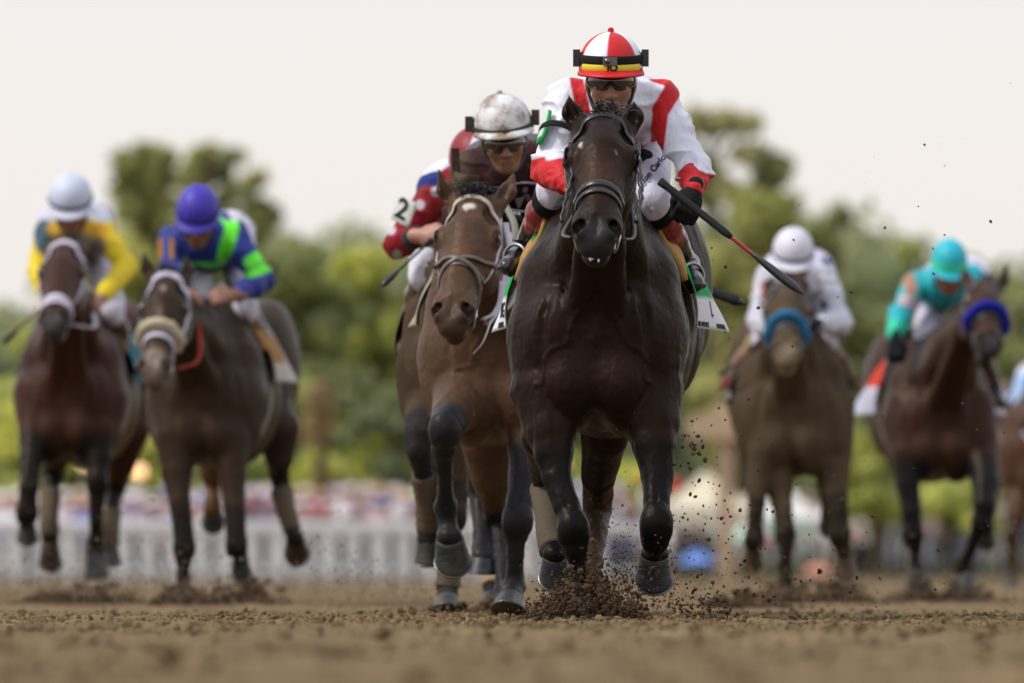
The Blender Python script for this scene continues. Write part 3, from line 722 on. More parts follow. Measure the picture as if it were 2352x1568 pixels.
    R_.__dict__.update(rt=rt, HP=HP, sx=sx, up=up, fw=fw, J=J, sp=sp, S=S, Q=Q, shL=shL, shR=shR, elL=elL, elR=elR, wrL=wrL, wrR=wrR, pel=pel, sm=sm, ch=ch, hands=hands, s=s, xs=xs, res=res)
    for p in sp.get('jpaint', []):
        kw = {k: (J(v) if k in ('a', 'b', 'c') and len(v) == 3 else v) for k, v in p[2].items()}
        if p[0] == 'seg': kw.setdefault('u', (0, 1, 0)); kw.setdefault('ku', sp.get('pku', 8.))
        Q.paint(p[0], np.array(p[1]), p[3] if len(p) > 3 else res, **kw)
    wa = sp.get('wr', .006)
    def dj(V):
        n1 = vnoise(V*np.array((1, .8, .6)), 13, 4); n2 = vnoise(V*np.array((.7, 1, 1.7)), 22, 6); fold = 1-np.abs(vnoise(V*np.array((1, .6, 1.3)), 9, 8))*2
        return wa*(n1*.7+n2*.5)+wa*1.1*np.clip(fold, -.3, 1)**3
    R_.jersey = Q.build('jersey', min(res, .0048) if hi else res, jm, rt, sp['jcol'], dj)
    if 'cuff' in sp:       # undershirt sleeve ends
        for key, el, wr in (('L', elL, wrL), ('R', elR, wrR)):
            a = el+(wr-el)*(sp.get('sleeve'+key, t1)-.12); c = SDF(); c.seg(a, wr, .043*s, .030*s, k=.02)
            if sp.get('cuffbulge'): c.ell(el+(wr-el)*.5, (.048*s,)*3, k=.03)
            c.build('undershirt_sleeve', min(res, .005), M_SILK(), rt, sp['cuff'], lambda V: .003*vnoise(V*np.array((.5, .5, 1.6)), 45, 3))
    # breeches
    Q = SDF(); torso2 = Q.seg(pel-xs*.05*s, pel+xs*.05*s, .112*s, k=.05)
    for h_, kn in ((hl, knL), (hr, knR)): Q.seg(h_, kn, .097*s, .066*s, k=.05*s)
    for p in sp.get('bpaint', []): Q.paint(p[0], np.array(p[1]), p[3] if len(p) > 3 else res, **{k: (J(v) if k in ('a', 'b', 'c') else v) for k, v in p[2].items()})
    Q.build('breeches', min(res, .006), M_MUDCLOTH() if sp.get('mudjersey') else M_SILK(), rt, sp.get('bcol', (.62, .62, .70)), wrinkle(.006, 14, 3))
    R_.breeches = Q
    # boots
    bc = np.array(sp.get('boot', (.012, .012, .013))); tp = sp.get('boottop')
    for kn, an, to in ((knL, anL, toL), (knR, anR, toR)):
        Q = SDF(); k0 = kn+(an-kn)*sp.get('bt', .12); Q.seg(k0, kn*.62+an*.38, .054*s, .058*s, k=.02); Q.seg(kn*.62+an*.38, an, .056*s, .041*s, k=.02)
        Q.seg(an, to, .040*s, .030*s, k=.025); heel = an+(an-kn)*.10+(an-to)*.25; Q.seg(an, heel, .036*s, .030*s, k=.02)
        if tp is not None: Q.paint('seg', np.array(tp), .006, a=k0-(an-kn)*.3, b=k0+(an-kn)*.16, ra=.10*s)
        Q.build('boot', min(res, .006), M_POLISH(), rt, bc, wrinkle(.003, 24, 9))
        # sole
        d = nrm(to-an); dn = nrm(an-kn); Pn = [heel+dn*.030, an*.5+to*.5+dn*.036, to+d*.02+dn*.026]
        V, F = tube(spline(Pn, 5), .012, 8, flat=(2.6, .6), nv=[dn]*11); new_mesh('boot_sole', V, F, M_LEATHER(), rt, col=(.01, .01, .01))
        if 'kneepad' in sp:
            Q = SDF(); Q.seg(kn+(A3(pel)-kn)*.28, kn+(an-kn)*.14, .088*s, .066*s, k=.02); Q.build('knee_guard', min(res, .006), M_KNIT(), rt, sp['kneepad'], wrinkle(.003, 20, 2))
    # helmet
    hr_ = sp.get('hr', (.106, .118, .132)); hm = MB(); nU, nV = 22, 64; V = []; C = []
    cu = HP(0, sp.get('hup', .040), -.012)
    hcol = sp['hcol']; shm = M_MUDSHELL() if sp.get('mudhelm') else M_SHELL()
    bk = sp.get('peak_tilt', .12)
    for i in range(nU+1):
        ph = i/nU*math.radians(104)
        for k in range(nV):
            th = 2*math.pi*k/nV; r = math.sin(ph); z = math.cos(ph); fl = 1.0
            if ph > math.pi/2: r = 1-.02*(ph-math.pi/2)
            P = cu+(sx*math.sin(th)*r*hr_[0]+fw*math.cos(th)*r*hr_[2]+up*z*hr_[1])*s
            V.append(P); C.append(hcol(math.degrees(th), ph/math.pi*180))
    F = [[i*nV+k, i*nV+(k+1) % nV, (i+1)*nV+(k+1) % nV, (i+1)*nV+k] for i in range(nU) for k in range(nV)]
    V = np.array(V)
    if hi: V = V+(.0012*vnoise(V, 30, 5))[:, None]*up
    hel = new_mesh('helmet', V, F, shm, rt, colv=np.array(C)); R_.helmet = hel
    inn = SDF(); inn.ell(cu-up*.005*s, A3((hr_[0]-.012, hr_[1]-.02, hr_[2]-.014))*s, ax=[sx, up, fw], k=.01); inn.seg(cu-up*.1*s+fw*.0, cu-up*.1*s-up*.1*s, .17, k=.01, op='-')
    inn.build('helmet_lining', .008, M_KNIT(), hel, (.01, .01, .012))
    mid = SDF(); mid.ell(cu+up*(.116*s), A3((.012, .005, .012))*s, k=.002); mid.build('cap_button', .003, shm, hel, hcol(20, 0))
    # peak: crescent plate
    n, m_ = 25, 6; G = np.zeros((n, m_, 3)); N = np.zeros((n, m_, 3)); pl = sp.get('peak', .055)
    u0 = sp.get('pu', -.022)
    for i in range(n):
        th = math.radians(-72+144*i/(n-1))
        for j in range(m_):
            t = j/(m_-1); e1 = 1+t*pl/hr_[2]*math.cos(th)**.8; zz = u0-(.12*pl)*t-.010*t*t
            G[i, j] = cu+(sx*math.sin(th)*hr_[0]*1.0*(1+(e1-1)*.6)+fw*math.cos(th)*hr_[2]*e1+up*zz)*s; N[i, j] = up
    V, F = slab(G, N, .006); new_mesh('peak', V, F, shm, hel, col=sp.get('peakcol', hcol(0, 95)))
    # band and chin strap
    if 'band' in sp:
        bcol, bw = sp['band'][:2]; u = sp.get('bandu', -.006); P = []; Nn = []
        for k in range(49):
            th = 2*math.pi*k/48; r = math.sqrt(max(0, 1-(u/hr_[1])**2)) if u > 0 else 1
            P.append(cu+(sx*math.sin(th)*(hr_[0]*r+.004)+fw*math.cos(th)*(hr_[2]*r+.004)+up*(u+sp.get('bandslope', 0)*math.cos(th)))*s); Nn.append(nrm(sx*math.sin(th)+fw*math.cos(th)))
        V, F = tube(P, 1., 8, flat=(bw/2*s, .003*s), nv=Nn, cap=False); new_mesh('goggle_strap', V, F, M_KNIT(), hel, col=bcol)
    P = spline([HP(-.080, .0, .0), HP(-.070, -.05, .02), HP(-.044, -.098, .045), HP(0, -.117, .058), HP(.044, -.098, .045), HP(.070, -.05, .02), HP(.080, 0, .0)], 5)
    V, F = tube(P, .0065*s, 8, flat=(.9, .3)); new_mesh('chin_strap', V, F, M_LEATHER(), hel, col=(.012, .012, .012))
    # goggles
    if sp.get('goggles', True):
        gh = sp.get('gh', .024); n, m_ = 33, 9; G = np.zeros((n, m_, 3)); N = np.zeros((n, m_, 3)); gg = sp.get('gcol', (.012, .011, .011))
        for i in range(n):
            th = math.radians(-66+132*i/(n-1))
            for j in range(m_):
                t = j/(m_-1)*2-1; nose = .55*math.exp(-(th/.16)**2); lo_ = gh*(1-nose) if t > 0 else gh*.95
                edge = math.sqrt(max(0, 1-abs(th/math.radians(66))**4)); u = sp.get('gu', .012)-t*lo_*edge
                rr = .118-.012*t*t; G[i, j] = HP(math.sin(th)*.086, u, math.cos(th)*rr-.005); N[i, j] = nrm(sx*math.sin(th)+fw*math.cos(th))
        V, F = slab(G, N, .008); gl = new_mesh('goggles', V, F, M_GLASS(), rt, col=gg)
        P = np.vstack([G[:, 0], G[::-1, -1], G[:1, 0]]); V, F = tube(P, .0045*s if hi else .006*s, 7); new_mesh('goggle_frame', V, F, M_LEATHER(), gl, col=sp.get('gframe', (.03, .012, .01)))
    return R_
def crop(a, b, label, grip=.35, c1=(.02, .02, .022), c2=(.25, .01, .012), c3=(.014, .014, .016), r=.010, tipw=2.2):
    "riding crop: rubber grip, shaft, padded flapper"
    a = A3(a); b = A3(b); d = nrm(b-a); L = np.linalg.norm(b-a)
    rt = root('riding_crop', a, label, 'riding crop')
    ts = np.linspace(0, grip, 16); rr = [r*(1.25 if i == 0 else 1+.10*(i % 2)) for i in range(16)]; rr[-1] = r*.6
    V, F = tube([a+d*L*t for t in ts], rr, 12); new_mesh('grip', V, F, M_KNIT(), rt, col=c1)
    V, F = tube([a+d*L*t for t in (grip-.01, grip+.01, .66, .68)], [r*.5, r*.52, r*.48, r*.4], 10); new_mesh('shaft', V, F, M_LEATHER(), rt, col=c2)
    T_ = np.linspace(.64, 1, 14); rr = [r*(.5+tipw*.32*math.sin(min(1, (t-.64)/.2)*math.pi/2))*(1 if t < .9 else max(.12, 1-((t-.9)/.1)**2)) for t in T_]
    V, F = tube([a+d*L*t for t in T_], rr, 10); new_mesh('flapper', V, F, M_LEATHER(), rt, col=c3)
    return rt
# ================================================================ the leading dark bay
WHITE = (.66, .67, .76); RED = (.50, .006, .010)
heroH = horse(dict(D=38., cx=1365, yaw=3.2, res=.0062, label='dark bay racehorse out in front with black bridle and green saddle cloth', coat=(.020, .0102, .0072), dark=(.0065, .007, .009), tone=1.,
    poll=(1388, 268, -.30), muz=(1368, 588, -.74), earL=(1306, 218, -.27), earR=(1456, 236, -.27), hw=1.14, muzcol=(.020, .020, .023),
    legs=[
     dict(c=[(1255, 900, .16, .125), (1266, 985, .10, .092), (1272, 1040, .06, .068), (1279, 1095, .02, .048), (1302, 1160, -.02, .046), (1317, 1212, -.05, .050), (1322, 1262, -.05, .041), (1328, 1300, -.05, .031), (1331, 1345, -.05, .036), (1334, 1378, -.08, .031)], knee=5, fet=8, hoof=((1334, 1378, -.08), (1338, 1425, -.12), (0, -1, .3), .046), dark=3),
     dict(c=[(1490, 900, .16, .125), (1494, 965, .10, .100), (1502, 1020, .06, .076), (1509, 1089, .02, .056), (1508, 1150, -.03, .046), (1507, 1200, -.06, .050), (1505, 1240, -.04, .048), (1502, 1262, .06, .034), (1502, 1264, .14, .030), (1503, 1264, .20, .037), (1503, 1274, .18, .032)], knee=5, kr=1.08, fet=9, hoof=((1503, 1270, .14), (1501, 1332, .20), (0, -1, -.3), .060), dark=3),
     dict(c=[(1262, 860, 1.45, .13), (1250, 1000, 1.35, .082), (1250, 1090, 1.62, .050), (1255, 1125, 1.68, .046), (1259, 1180, 1.50, .036), (1262, 1230, 1.38, .034), (1272, 1262, 1.32, .040), (1274, 1280, 1.28, .034)], fet=6, hoof=((1274, 1272, 1.28), (1274, 1326, 1.34), (0, -1, -.2), .052), wrap=(3, 6), wc=(.085, .066, .046), dark=1),
     dict(c=[(1420, 880, 1.45, .14), (1388, 1000, 1.25, .085), (1375, 1095, 1.45, .062), (1372, 1170, 1.62, .050), (1368, 1220, 1.50, .042), (1362, 1290, 1.35, .034), (1357, 1340, 1.25, .038), (1357, 1370, 1.2, .032)], fet=6, hoof=((1357, 1370, 1.2), (1356, 1408, 1.15), (0, -1, .2), .046), dark=3, lc=(.035, .022, .016)),
    ],
    paint=[('seg', (.42, .33, .31), .010, dict(a=(-.060, .166, .045), b=(-.050, .190, .05), ra=.010, rb=.003)), ('seg', (.42, .33, .31), .008, dict(a=(-.060, .166, .045), b=(-.036, .168, .055), ra=.009, rb=.001)),
           ('seg', (.35, .28, .26), .006, dict(a=(.040, .20, .06), b=(.044, .213, .06), ra=.003, rb=.002)),
           ('ell', (.045, .022, .014), .14, dict(c=(0, .30, .05), r=(.06, .09, .06)))]))
bridle(heroH, (.010, .010, .012), .021, nv=.372)
for x0, x1, rr in ((1466, 1470, .0105), (1310, 1298, .007)):     # braided reins gathered beside the face
    P = spline([W(x0-2, 330, 37.62), W(x0+4, 400, 37.5), W(x1+2, 455, 37.42), W(x1-10, 510, 37.34)], 12); n_ = len(P); P = P+np.array([[.0022*math.sin(i*1.1), 0, 0] for i in range(n_)])
    V, F = tube(P, [rr*(.8+.12*math.sin(i*1.9+1)) for i in range(n_)], 8); new_mesh('braided_rein', V, F, M_LEATHER(), heroH.bridle, col=(.010, .009, .010))
# foam and teeth at the lips
S_ = SDF()
for x, z in ((-.022, .560), (-.010, .566), (.004, .562), (.016, .558), (.028, .552), (-.032, .552)): S_.ell(heroH.HL(x, z, -.012), A3((.010, .007, .008)), k=.006)
S_.seg(heroH.HL(-.016, .562, -.012), heroH.HL(-.015, .577, -.014), .005, .003, k=.006); S_.seg(heroH.HL(.008, .562, -.012), heroH.HL(.009, .579, -.014), .006, .004, k=.006)
S_.build('foam', .0035, M_SKIN(), heroH.rt, (.6, .6, .62))
def hero_cloth(side, u, t):
    if t > .80 or (u > .80 and t > .45): return (.62, .62, .66)
    return (.012, .30, .085)
def on_cloth(G, N, u0, v0, du, dv, flip=1, rot=0.):
    "warp for lettering printed on a draped sheet: u along the horse, v down"
    n, m, _ = G.shape; cr, sr = math.cos(rot), math.sin(rot)
    def f(v):
        x = v[:, 0]*cr-v[:, 1]*sr; y = v[:, 0]*sr+v[:, 1]*cr
        a = np.clip((u0+flip*x*du), 0, .999)*(n-1); b = np.clip(v0-y*dv, 0, .999)*(m-1)
        i = a.astype(int); j = b.astype(int); fa = (a-i)[:, None]; fb = (b-j)[:, None]
        P = (G[i, j]*(1-fa)+G[i+1, j]*fa)*(1-fb)+(G[i, j+1]*(1-fa)+G[i+1, j+1]*fa)*fb
        Nn = (N[i, j]*(1-fa)+N[i+1, j]*fa)*(1-fb)+(N[i, j+1]*(1-fa)+N[i+1, j+1]*fa)*fb
        return P+Nn*(.002+v[:, 2:3])
    return f
def hero_text(sc, side, G, N):
    fl = 1 if side > 0 else -1; ln = .65; hgt = .75
    mk = lambda body, size, u0, v0, b=0., rot=0.: text_mesh(body, size, None, None, None, sc, warp=on_cloth(G, N, u0, v0, 1/ln, 1/hgt, fl, rot), ext=.0008, bold=b)
    if side < 0:
        mk('NG', .10, .30, .885, .001); mk('PREAKNESS', .034, .36, .972, .001); mk('PREAKNESS', .034, .92, .72, 0, math.radians(-90))
    else:
        mk('L', .10, .50, .875, .001); mk('PREAKNESS', .034, .22, .972); mk('PREAKNESS', .032, .72, .972)
saddle(heroH, hero_cloth, pad=(.36, .21, .075), y0=.50, y1=1.15, a1=100, flare=.046, text=hero_text)
for sd_, to, an in ((-1, (1168, 612, .52), (1208, 572, .68)), (1, (1596, 655, .55), (1582, 615, .70))): stirrup(heroH, W(to[0], to[1], 38+to[2]), W(an[0], an[1], 38+an[2]), sd_)
def hero_helm(th, ph):
    if ph > 92: return (.62, .47, .05)
    k = int(((th+6) % 360)//60)
    return (RED if k % 2 == 0 else (.70, .72, .80))
hero = rider(dict(D=38., label='jockey in red and white silks with red and white quartered cap, gripping a riding crop', res=.0062,
    head=(1403, 190, .22), hup=.058, hr=(.108, .112, .132), pu=-.008, gh=.028, shL=(1306, 232, .42), shR=(1510, 232, .42), pel=(1412, 250, 1.02), elL=(1263, 385, .26), elR=(1592, 385, .30), wrL=(1318, 432, .02), wrR=(1594, 436, .08),
    knL=(1276, 440, .38), knR=(1496, 462, .36), anL=(1205, 575, .72), anR=(1578, 612, .74), toL=(1166, 612, .50), toR=(1597, 652, .54), hfR=(-.25, -.45, -.8), huR=(.3, -1, .2), hsR=(-1, 0, 0), hsc=1.12,
    pitch=7, roll=0, jcol=WHITE, cuff=RED, sleeveL=.6, sleeveR=.5, cuffbulge=True, gloveL=(.62, .50, .02), gloveR=(.010, .010, .011), bcol=(.58, .58, .70), boottop=(.16, .008, .012), kneepad=(.008, .008, .010), bt=.22,
    jpaint=[('seg', RED, dict(a=(1322, 165, .3), b=(1336, 235, .25), ra=.024)), ('seg', RED, dict(a=(1336, 235, .25), b=(1352, 310, .3), ra=.024)),
            ('seg', RED, dict(a=(1548, 205, .42), b=(1518, 252, .30), ra=.030)), ('seg', RED, dict(a=(1518, 252, .33), b=(1508, 330, .33), ra=.026)),
            ('seg', RED, dict(a=(1500, 180, .5), b=(1532, 192, .50), ra=.020)), ('seg', RED, dict(a=(1400, 338, .35), b=(1508, 338, .30), ra=.024)),
            ('seg', RED, dict(a=(1262, 408, .26), b=(1330, 440, .0), ra=.085, ku=1.)), ('seg', RED, dict(a=(1600, 440, .25), b=(1594, 480, .0), ra=.085, ku=1.))],
    hcol=hero_helm, peakcol=RED, band=((.014, .014, .015), .034), bandu=.022, wr=.012, pku=14., skin=(.30, .15, .10)))
# gear on the cap: strap ends, camera, yellow peak cover with initials
HPx = hero.HP; hl_ = hero.helmet
for q in (-1, 1): V, F = box(HPx(q*.115, .082, .0), (.024, .05, .056)); new_mesh('strap_buckle', V, F, M_LEATHER(), hl_, col=(.012, .012, .013), smooth=False)
Rm = [hero.sx, hero.fw, hero.up]
V, F = box(HPx(-.004, .081, .128), (.048, .014, .026), Rm); cmr = new_mesh('helmet_camera', V, F, M_METAL(), hl_, col=(.25, .25, .26), smooth=False)
V, F = tube([HPx(-.012, .081, .130), HPx(-.012, .081, .142)], .010, 14); new_mesh('camera_lens', V, F, M_GLASS(), cmr, col=(.02, .02, .03))
P = []; Nn = []
for k in range(25):
    th = math.radians(-58+116*k/24); P.append(HPx(math.sin(th)*  .113, .057, -.012+math.cos(th)*.139)); Nn.append(nrm(hero.sx*math.sin(th)+hero.fw*math.cos(th)))
V, F = tube(P, 1., 8, flat=(.011, .002), nv=Nn); new_mesh('visor_trim', V, F, M_SHELL(), hl_, col=(.68, .53, .04))
text_mesh('JO', .034, HPx(.004, .0585, .1300), hero.sx, hero.up, hl_, bold=.0014)
# armband with green badge on the near sleeve
c0 = W(1283, 312, 38.30); dirA = nrm(hero.elL-hero.shL)
P = [c0+nrm(np.cross(dirA, (0, 1, 0)))*math.cos(t)*.068+nrm(np.cross(dirA, np.cross(dirA, (0, 1, 0))))*math.sin(t)*.068 for t in np.linspace(0, 2*math.pi, 25)]
V, F = tube(P, 1., 8, flat=(.013, .002), nv=[nrm(p-c0) for p in P], cap=False); new_mesh('armband', V, F, M_KNIT(), hero.rt, col=(.012, .014, .012))
G = np.zeros((9, 13, 3)); N = np.zeros((9, 13, 3)); o_ = nrm(A3((-1, -.45, .25))); e2 = nrm(np.cross(o_, dirA))
for i in range(9):
    for j in range(13):
        x = (i/8*2-1); y = (j/12*2-1); wd = .034*math.sqrt(max(0.02, 1-abs(y)**3)); G[i, j] = c0+o_*(.070-.010*x*x)+e2*x*wd+dirA*(y*.075-.015); N[i, j] = o_
V, F = slab(G, N, .003); C = np.array([((.015, .20, .05) if (abs(i-4) > 2.5 or j > 9) else (.45, .55, .5)) for i in range(9) for j in range(13)]*2); new_mesh('badge', V, F, M_CLOTH(), hero.rt, colv=C)
# stars on the knee guard, name on the breeches
def star(c, r, parent, n_=A3((0, -1, 0)), col=(.5, .5, .45), rot=0):
    a = nrm(np.cross(n_, (0, 0, 1))); b = np.cross(a, n_); P = [A3(c)+(a*math.cos(t)+b*math.sin(t))*(r if k % 2 == 0 else r*.42) for k, t in enumerate(np.linspace(0, 2*math.pi, 11)[:10]+rot)]
    V = np.vstack([P, A3(P)+n_*.002]); F = [list(range(10, 20))]+[[k, (k+1) % 10, 10+(k+1) % 10, 10+k] for k in range(10)]; return new_mesh('star', V, F, M_PRINT(), parent, col=col, smooth=False)
for px, py, rr in ((1497, 478, .008), (1506, 462, .005), (1489, 470, .004)):
    star(W(px, py, 38.285), rr, hero.rt)
def cloth_text(Q, body, size, o, ux, uy, parent, col=(.012, .012, .015), bold=0., off=.010, depth=.12, ext=.0006):
    "lettering projected straight back on a garment surface"
    ux, uy = A3(ux), A3(uy); nn = nrm(np.cross(ux, uy)); nn = nn if nn[1] < 0 else -nn
    def f(v):
        P = A3(o)+v[:, :1]*ux+v[:, 1:2]*uy; t = np.full(len(P), -depth)
        for _ in range(30): t = t+np.maximum(Q.at(P-nn*t[:, None])*.8, 0)
        t = np.minimum(t, np.median(t)+.05)
        return P-nn*t[:, None]+nn*(off+v[:, 2:3])
    return text_mesh(body, size, None, None, None, parent, col=col, warp=f, bold=bold, ext=ext)
cloth_text(hero.breeches, 'Don Carlo', .030, W(1498, 392, 38.45), nrm((.45, 0, .55)), nrm((-.55, 0, .45)), hero.rt, bold=.0008, off=.012)
# reins and crop
G1 = hero.hands['L'][0]
for q, hnd in ((-1, hero.hands['L'][0]), (1, hero.hands['L'][0]+A3((.16, 0, .02)))):
    reins(heroH, [heroH.HL(q*.075, .47, -.03), heroH.HL(q*.100, .33, -.15), hnd], r=.009)
g = hero.hands['R'][0]
a_ = W(1517, 417, 37.98); b_ = W(1846, 676, 37.75)
crop(a_, b_, 'long black and red riding crop in the leading jockey\'s gloved hand', grip=.50, r=.0125, c2=(.30, .012, .016))
# ================================================================ second: brown horse, muddy white cap
bH = horse(dict(D=41.5, cx=1140, yaw=1.5, res=.0068, wx=.95, label='brown racehorse with a small white star and white bridle just behind the leader', coat=(.110, .062, .038), dark=(.030, .031, .036), hw=1.10,
    poll=(1092, 452, -.25), muz=(1036, 772, -.66), turn=-9, earL=(1007, 388, -.22), earR=(1181, 398, -.20), muzcol=(.055, .036, .026), flen=.07,
    legs=[
     dict(c=[(1065, 880, .2, .125), (1050, 935, .0, .095), (1030, 968, -.20, .066), (1021, 985, -.28, .056), (1020, 1030, -.22, .044), (1020, 1090, -.12, .032), (1022, 1135, -.05, .033), (1024, 1163, -.01, .044), (1028, 1200, .0, .036), (1032, 1228, -.02, .036)], knee=3, kr=1.1, fet=7, dark=3, hoof=((1033, 1232, -.02), (1039, 1290, .05), (.15, -1, -.3), .064), hc=(.032, .042, .052)),
     dict(c=[(1222, 890, .2, .125), (1216, 970, .1, .090), (1211, 1030, .06, .070), (1203, 1090, .02, .056), (1193, 1150, -.02, .052), (1189, 1190, -.04, .055), (1187, 1225, -.02, .042), (1184, 1275, .0, .033), (1181, 1325, .03, .036), (1180, 1345, .03, .042), (1175, 1372, -.03, .036)], knee=5, fet=9, dark=3, hoof=((1174, 1372, -.03), (1166, 1416, -.10), (0, -1, .4), .058), hc=(.032, .042, .052)),
     dict(c=[(1140, 900, 1.4, .15), (1124, 1010, 1.3, .115), (1130, 1090, 1.35, .085), (1142, 1160, 1.5, .056), (1150, 1200, 1.58, .050), (1154, 1260, 1.45, .038), (1158, 1330, 1.3, .034), (1160, 1355, 1.28, .040), (1162, 1375, 1.25, .034)], fet=7, dark=4, hoof=((1162, 1375, 1.25), (1160, 1408, 1.2), (0, -1, .3), .05)),
     dict(c=[(1160, 900, 1.4, .14), (1110, 1060, 1.5, .07), (1098, 1120, 1.65, .044), (1103, 1170, 1.6, .036), (1108, 1230, 1.5, .036), (1110, 1262, 1.45, .042), (1111, 1284, 1.42, .036)], fet=5, dark=1, hoof=((1110, 1278, 1.42), (1108, 1316, 1.42), (0, -1, .0), .056), hc=(.032, .042, .052)),
    ],
    paint=[('ell', (.55, .50, .46), .022, dict(c=(0, .085, .058), r=(.020, .016, .02))), ('seg', (.50, .45, .42), .012, dict(a=(-.012, .085, .06), b=(-.002, .118, .06), ra=.009, rb=.003)),
           ('ell', (.10, .048, .028), .10, dict(c=(0, .30, .05), r=(.05, .12, .05)))]))
bridle(bH, (.05, .042, .035), .018, nosecol=(.07, .060, .048), brow=(.50, .42, .36), cheek=(.52, .48, .56), fig8=(.09, .07, .05), nv=.36)
V, F = tube(spline([bH.HL(.09, .40, -.10), bH.HL(.105, .47, -.06), bH.HL(.09, .54, -.07), bH.HL(.06, .57, -.09)], 6), .004, 6); new_mesh('bit_chain', V, F, M_METAL(), bH.bridle, col=(.4, .4, .4))
for a, b in (((.100, .06), (.125, .30)), ((.115, .10), (.135, .36)), ((.125, .30), (.09, .46))):
    P = spline([bH.HL(a[0], a[1], -.06), bH.HL((a[0]+b[0])/2+.015, (a[1]+b[1])/2, -.08), bH.HL(b[0], b[1], -.08)], 6)
    V, F = tube(P, .013, 8, flat=(1, .4)); new_mesh('wrapped_rein', V, F, M_CLOTH(), bH.bridle, col=(.50, .46, .52))
G, N = drape(bH, 1, .12, .17, 40, 150, .01, 3, 22, 0., wav=0); V, F = slab(G, N, .005); new_mesh('breastplate', V, F, M_LEATHER(), bH.rt, col=(.12, .085, .055))
V, F = tube(spline([W(1160, 470, 41.55), W(1182, 520, 41.5), W(1178, 590, 41.45), W(1150, 650, 41.4)], 8), .013, 10, flat=(1, .6)); new_mesh('rein', V, F, M_CLOTH(), bH.rt, col=(.30, .29, .26))
saddle(bH, lambda sd_, u, t: (.30, .27, .22), pad=(.10, .08, .06), a1=84, flare=.03, mud=True)
bR = rider(dict(D=41.5, label='jockey in dark maroon silks with a W emblem under a mud-spattered white cap', res=.0068,
    head=(1158, 322, .15), hup=.058, shL=(1082, 392, .38), shR=(1236, 372, .40), pel=(1170, 380, 1.02), elL=(1052, 500, .30), elR=(1290, 500, .30), wrL=(1110, 540, .05), wrR=(1225, 545, .05),
    knL=(1085, 590, .38), knR=(1262, 590, .38), anL=(1030, 720, .70), anR=(1320, 720, .74), toL=(1010, 760, .50), toR=(1335, 755, .54),
    pitch=12, roll=6, yaw=3, hr=(.108, .114, .134), jcol=(.034, .011, .016), mudjersey=True, sleeve=.85, gloveL=(.03, .025, .02), gloveR=(.03, .025, .02), bcol=(.10, .10, .12),
    jpaint=[('seg', (.075, .045, .040), dict(a=(1062, 375, .38), b=(1055, 470, .3), ra=.045), .05)],
    hcol=lambda th, ph: (.62, .61, .64) if (abs((th % 60)-30) > 1.2 or ph > 85) else (.42, .40, .40), mudhelm=True, peakcol=(.62, .61, .63), pu=-.006, peak=.05, band=((.045, .042, .035), .030), bandu=-.004, bandslope=-.01, skin=(.26, .125, .078), gcol=(.012, .006, .005), gh=.027, gu=.0))
for q in (-1, 1):
    V, F = box(bR.HP(q*.122, .070, -.01), (.030, .06, .055)); new_mesh('strap_buckle', V, F, M_CLOTH(), bR.helmet, col=(.05, .045, .035), smooth=False)
V, F = tube([bR.HP(.0, .058, .128), bR.HP(.0, .058, .140)], .010, 12); new_mesh('camera_lens', V, F, M_LEATHER(), bR.helmet, col=(.05, .045, .04))
# W emblem in an oval, printed on the chest
oc = W(1207, 452, 41.6)
cloth_text(bR.jersey_sdf if hasattr(bR, 'jersey_sdf') else bR.Q, 'W', .095, oc-A3((0, 0, .000)), (1, 0, -.05), (.05, 0, 1), bR.rt, col=(.42, .38, .42), bold=.004, off=.010, depth=.5, ext=.001)
P = np.array([[oc[0]+math.cos(t)*.105, oc[1]-.5, oc[2]+.006+math.sin(t)*.052] for t in np.linspace(0, 2*math.pi, 49)]); Dv = np.tile(A3((0, -1, 0)), (49, 1)); t = np.zeros(49)
for _ in range(40): t = t+np.maximum(bR.Q.at(P+Dv*(-t[:, None]))*.8, 0)
t = np.minimum(t, np.median(t)+.05)
P = P-Dv*t[:, None]+Dv*.012; V, F = tube(P, 1., 6, flat=(.004, .0015), nv=Dv, cap=False); new_mesh('emblem_ring', V, F, M_PRINT(), bR.rt, col=(.42, .38, .42))
# worn arm patch and strap on the near shoulder
V, F = box(W(1046, 372, 41.75), (.030, .02, .10)); V = V+(.006*np.sin(V[:, 2]*40))[:, None]*A3((1, 0, 0)); new_mesh('armband', V, F, M_MUDCLOTH(), bR.rt, col=(.05, .04, .028), smooth=False)
V, F = tube(spline([W(1045, 405, 41.72), W(1065, 412, 41.62), W(1100, 414, 41.66)], 6), .018, 8, flat=(.35, 1)); new_mesh('armband_strap', V, F, M_MUDCLOTH(), bR.rt, col=(.08, .06, .035))
reins(bH, [bH.HL(.085, .47, -.04), bH.HL(.14, .30, -.16), W(1215, 545, 41.5)], (.42, .40, .36), .009)
crop(W(1560, 640, 41.6), W(1712, 698, 41.5), 'black riding crop sticking out behind the leading horse, held by the maroon jockey', grip=.94, r=.0185, tipw=1.)
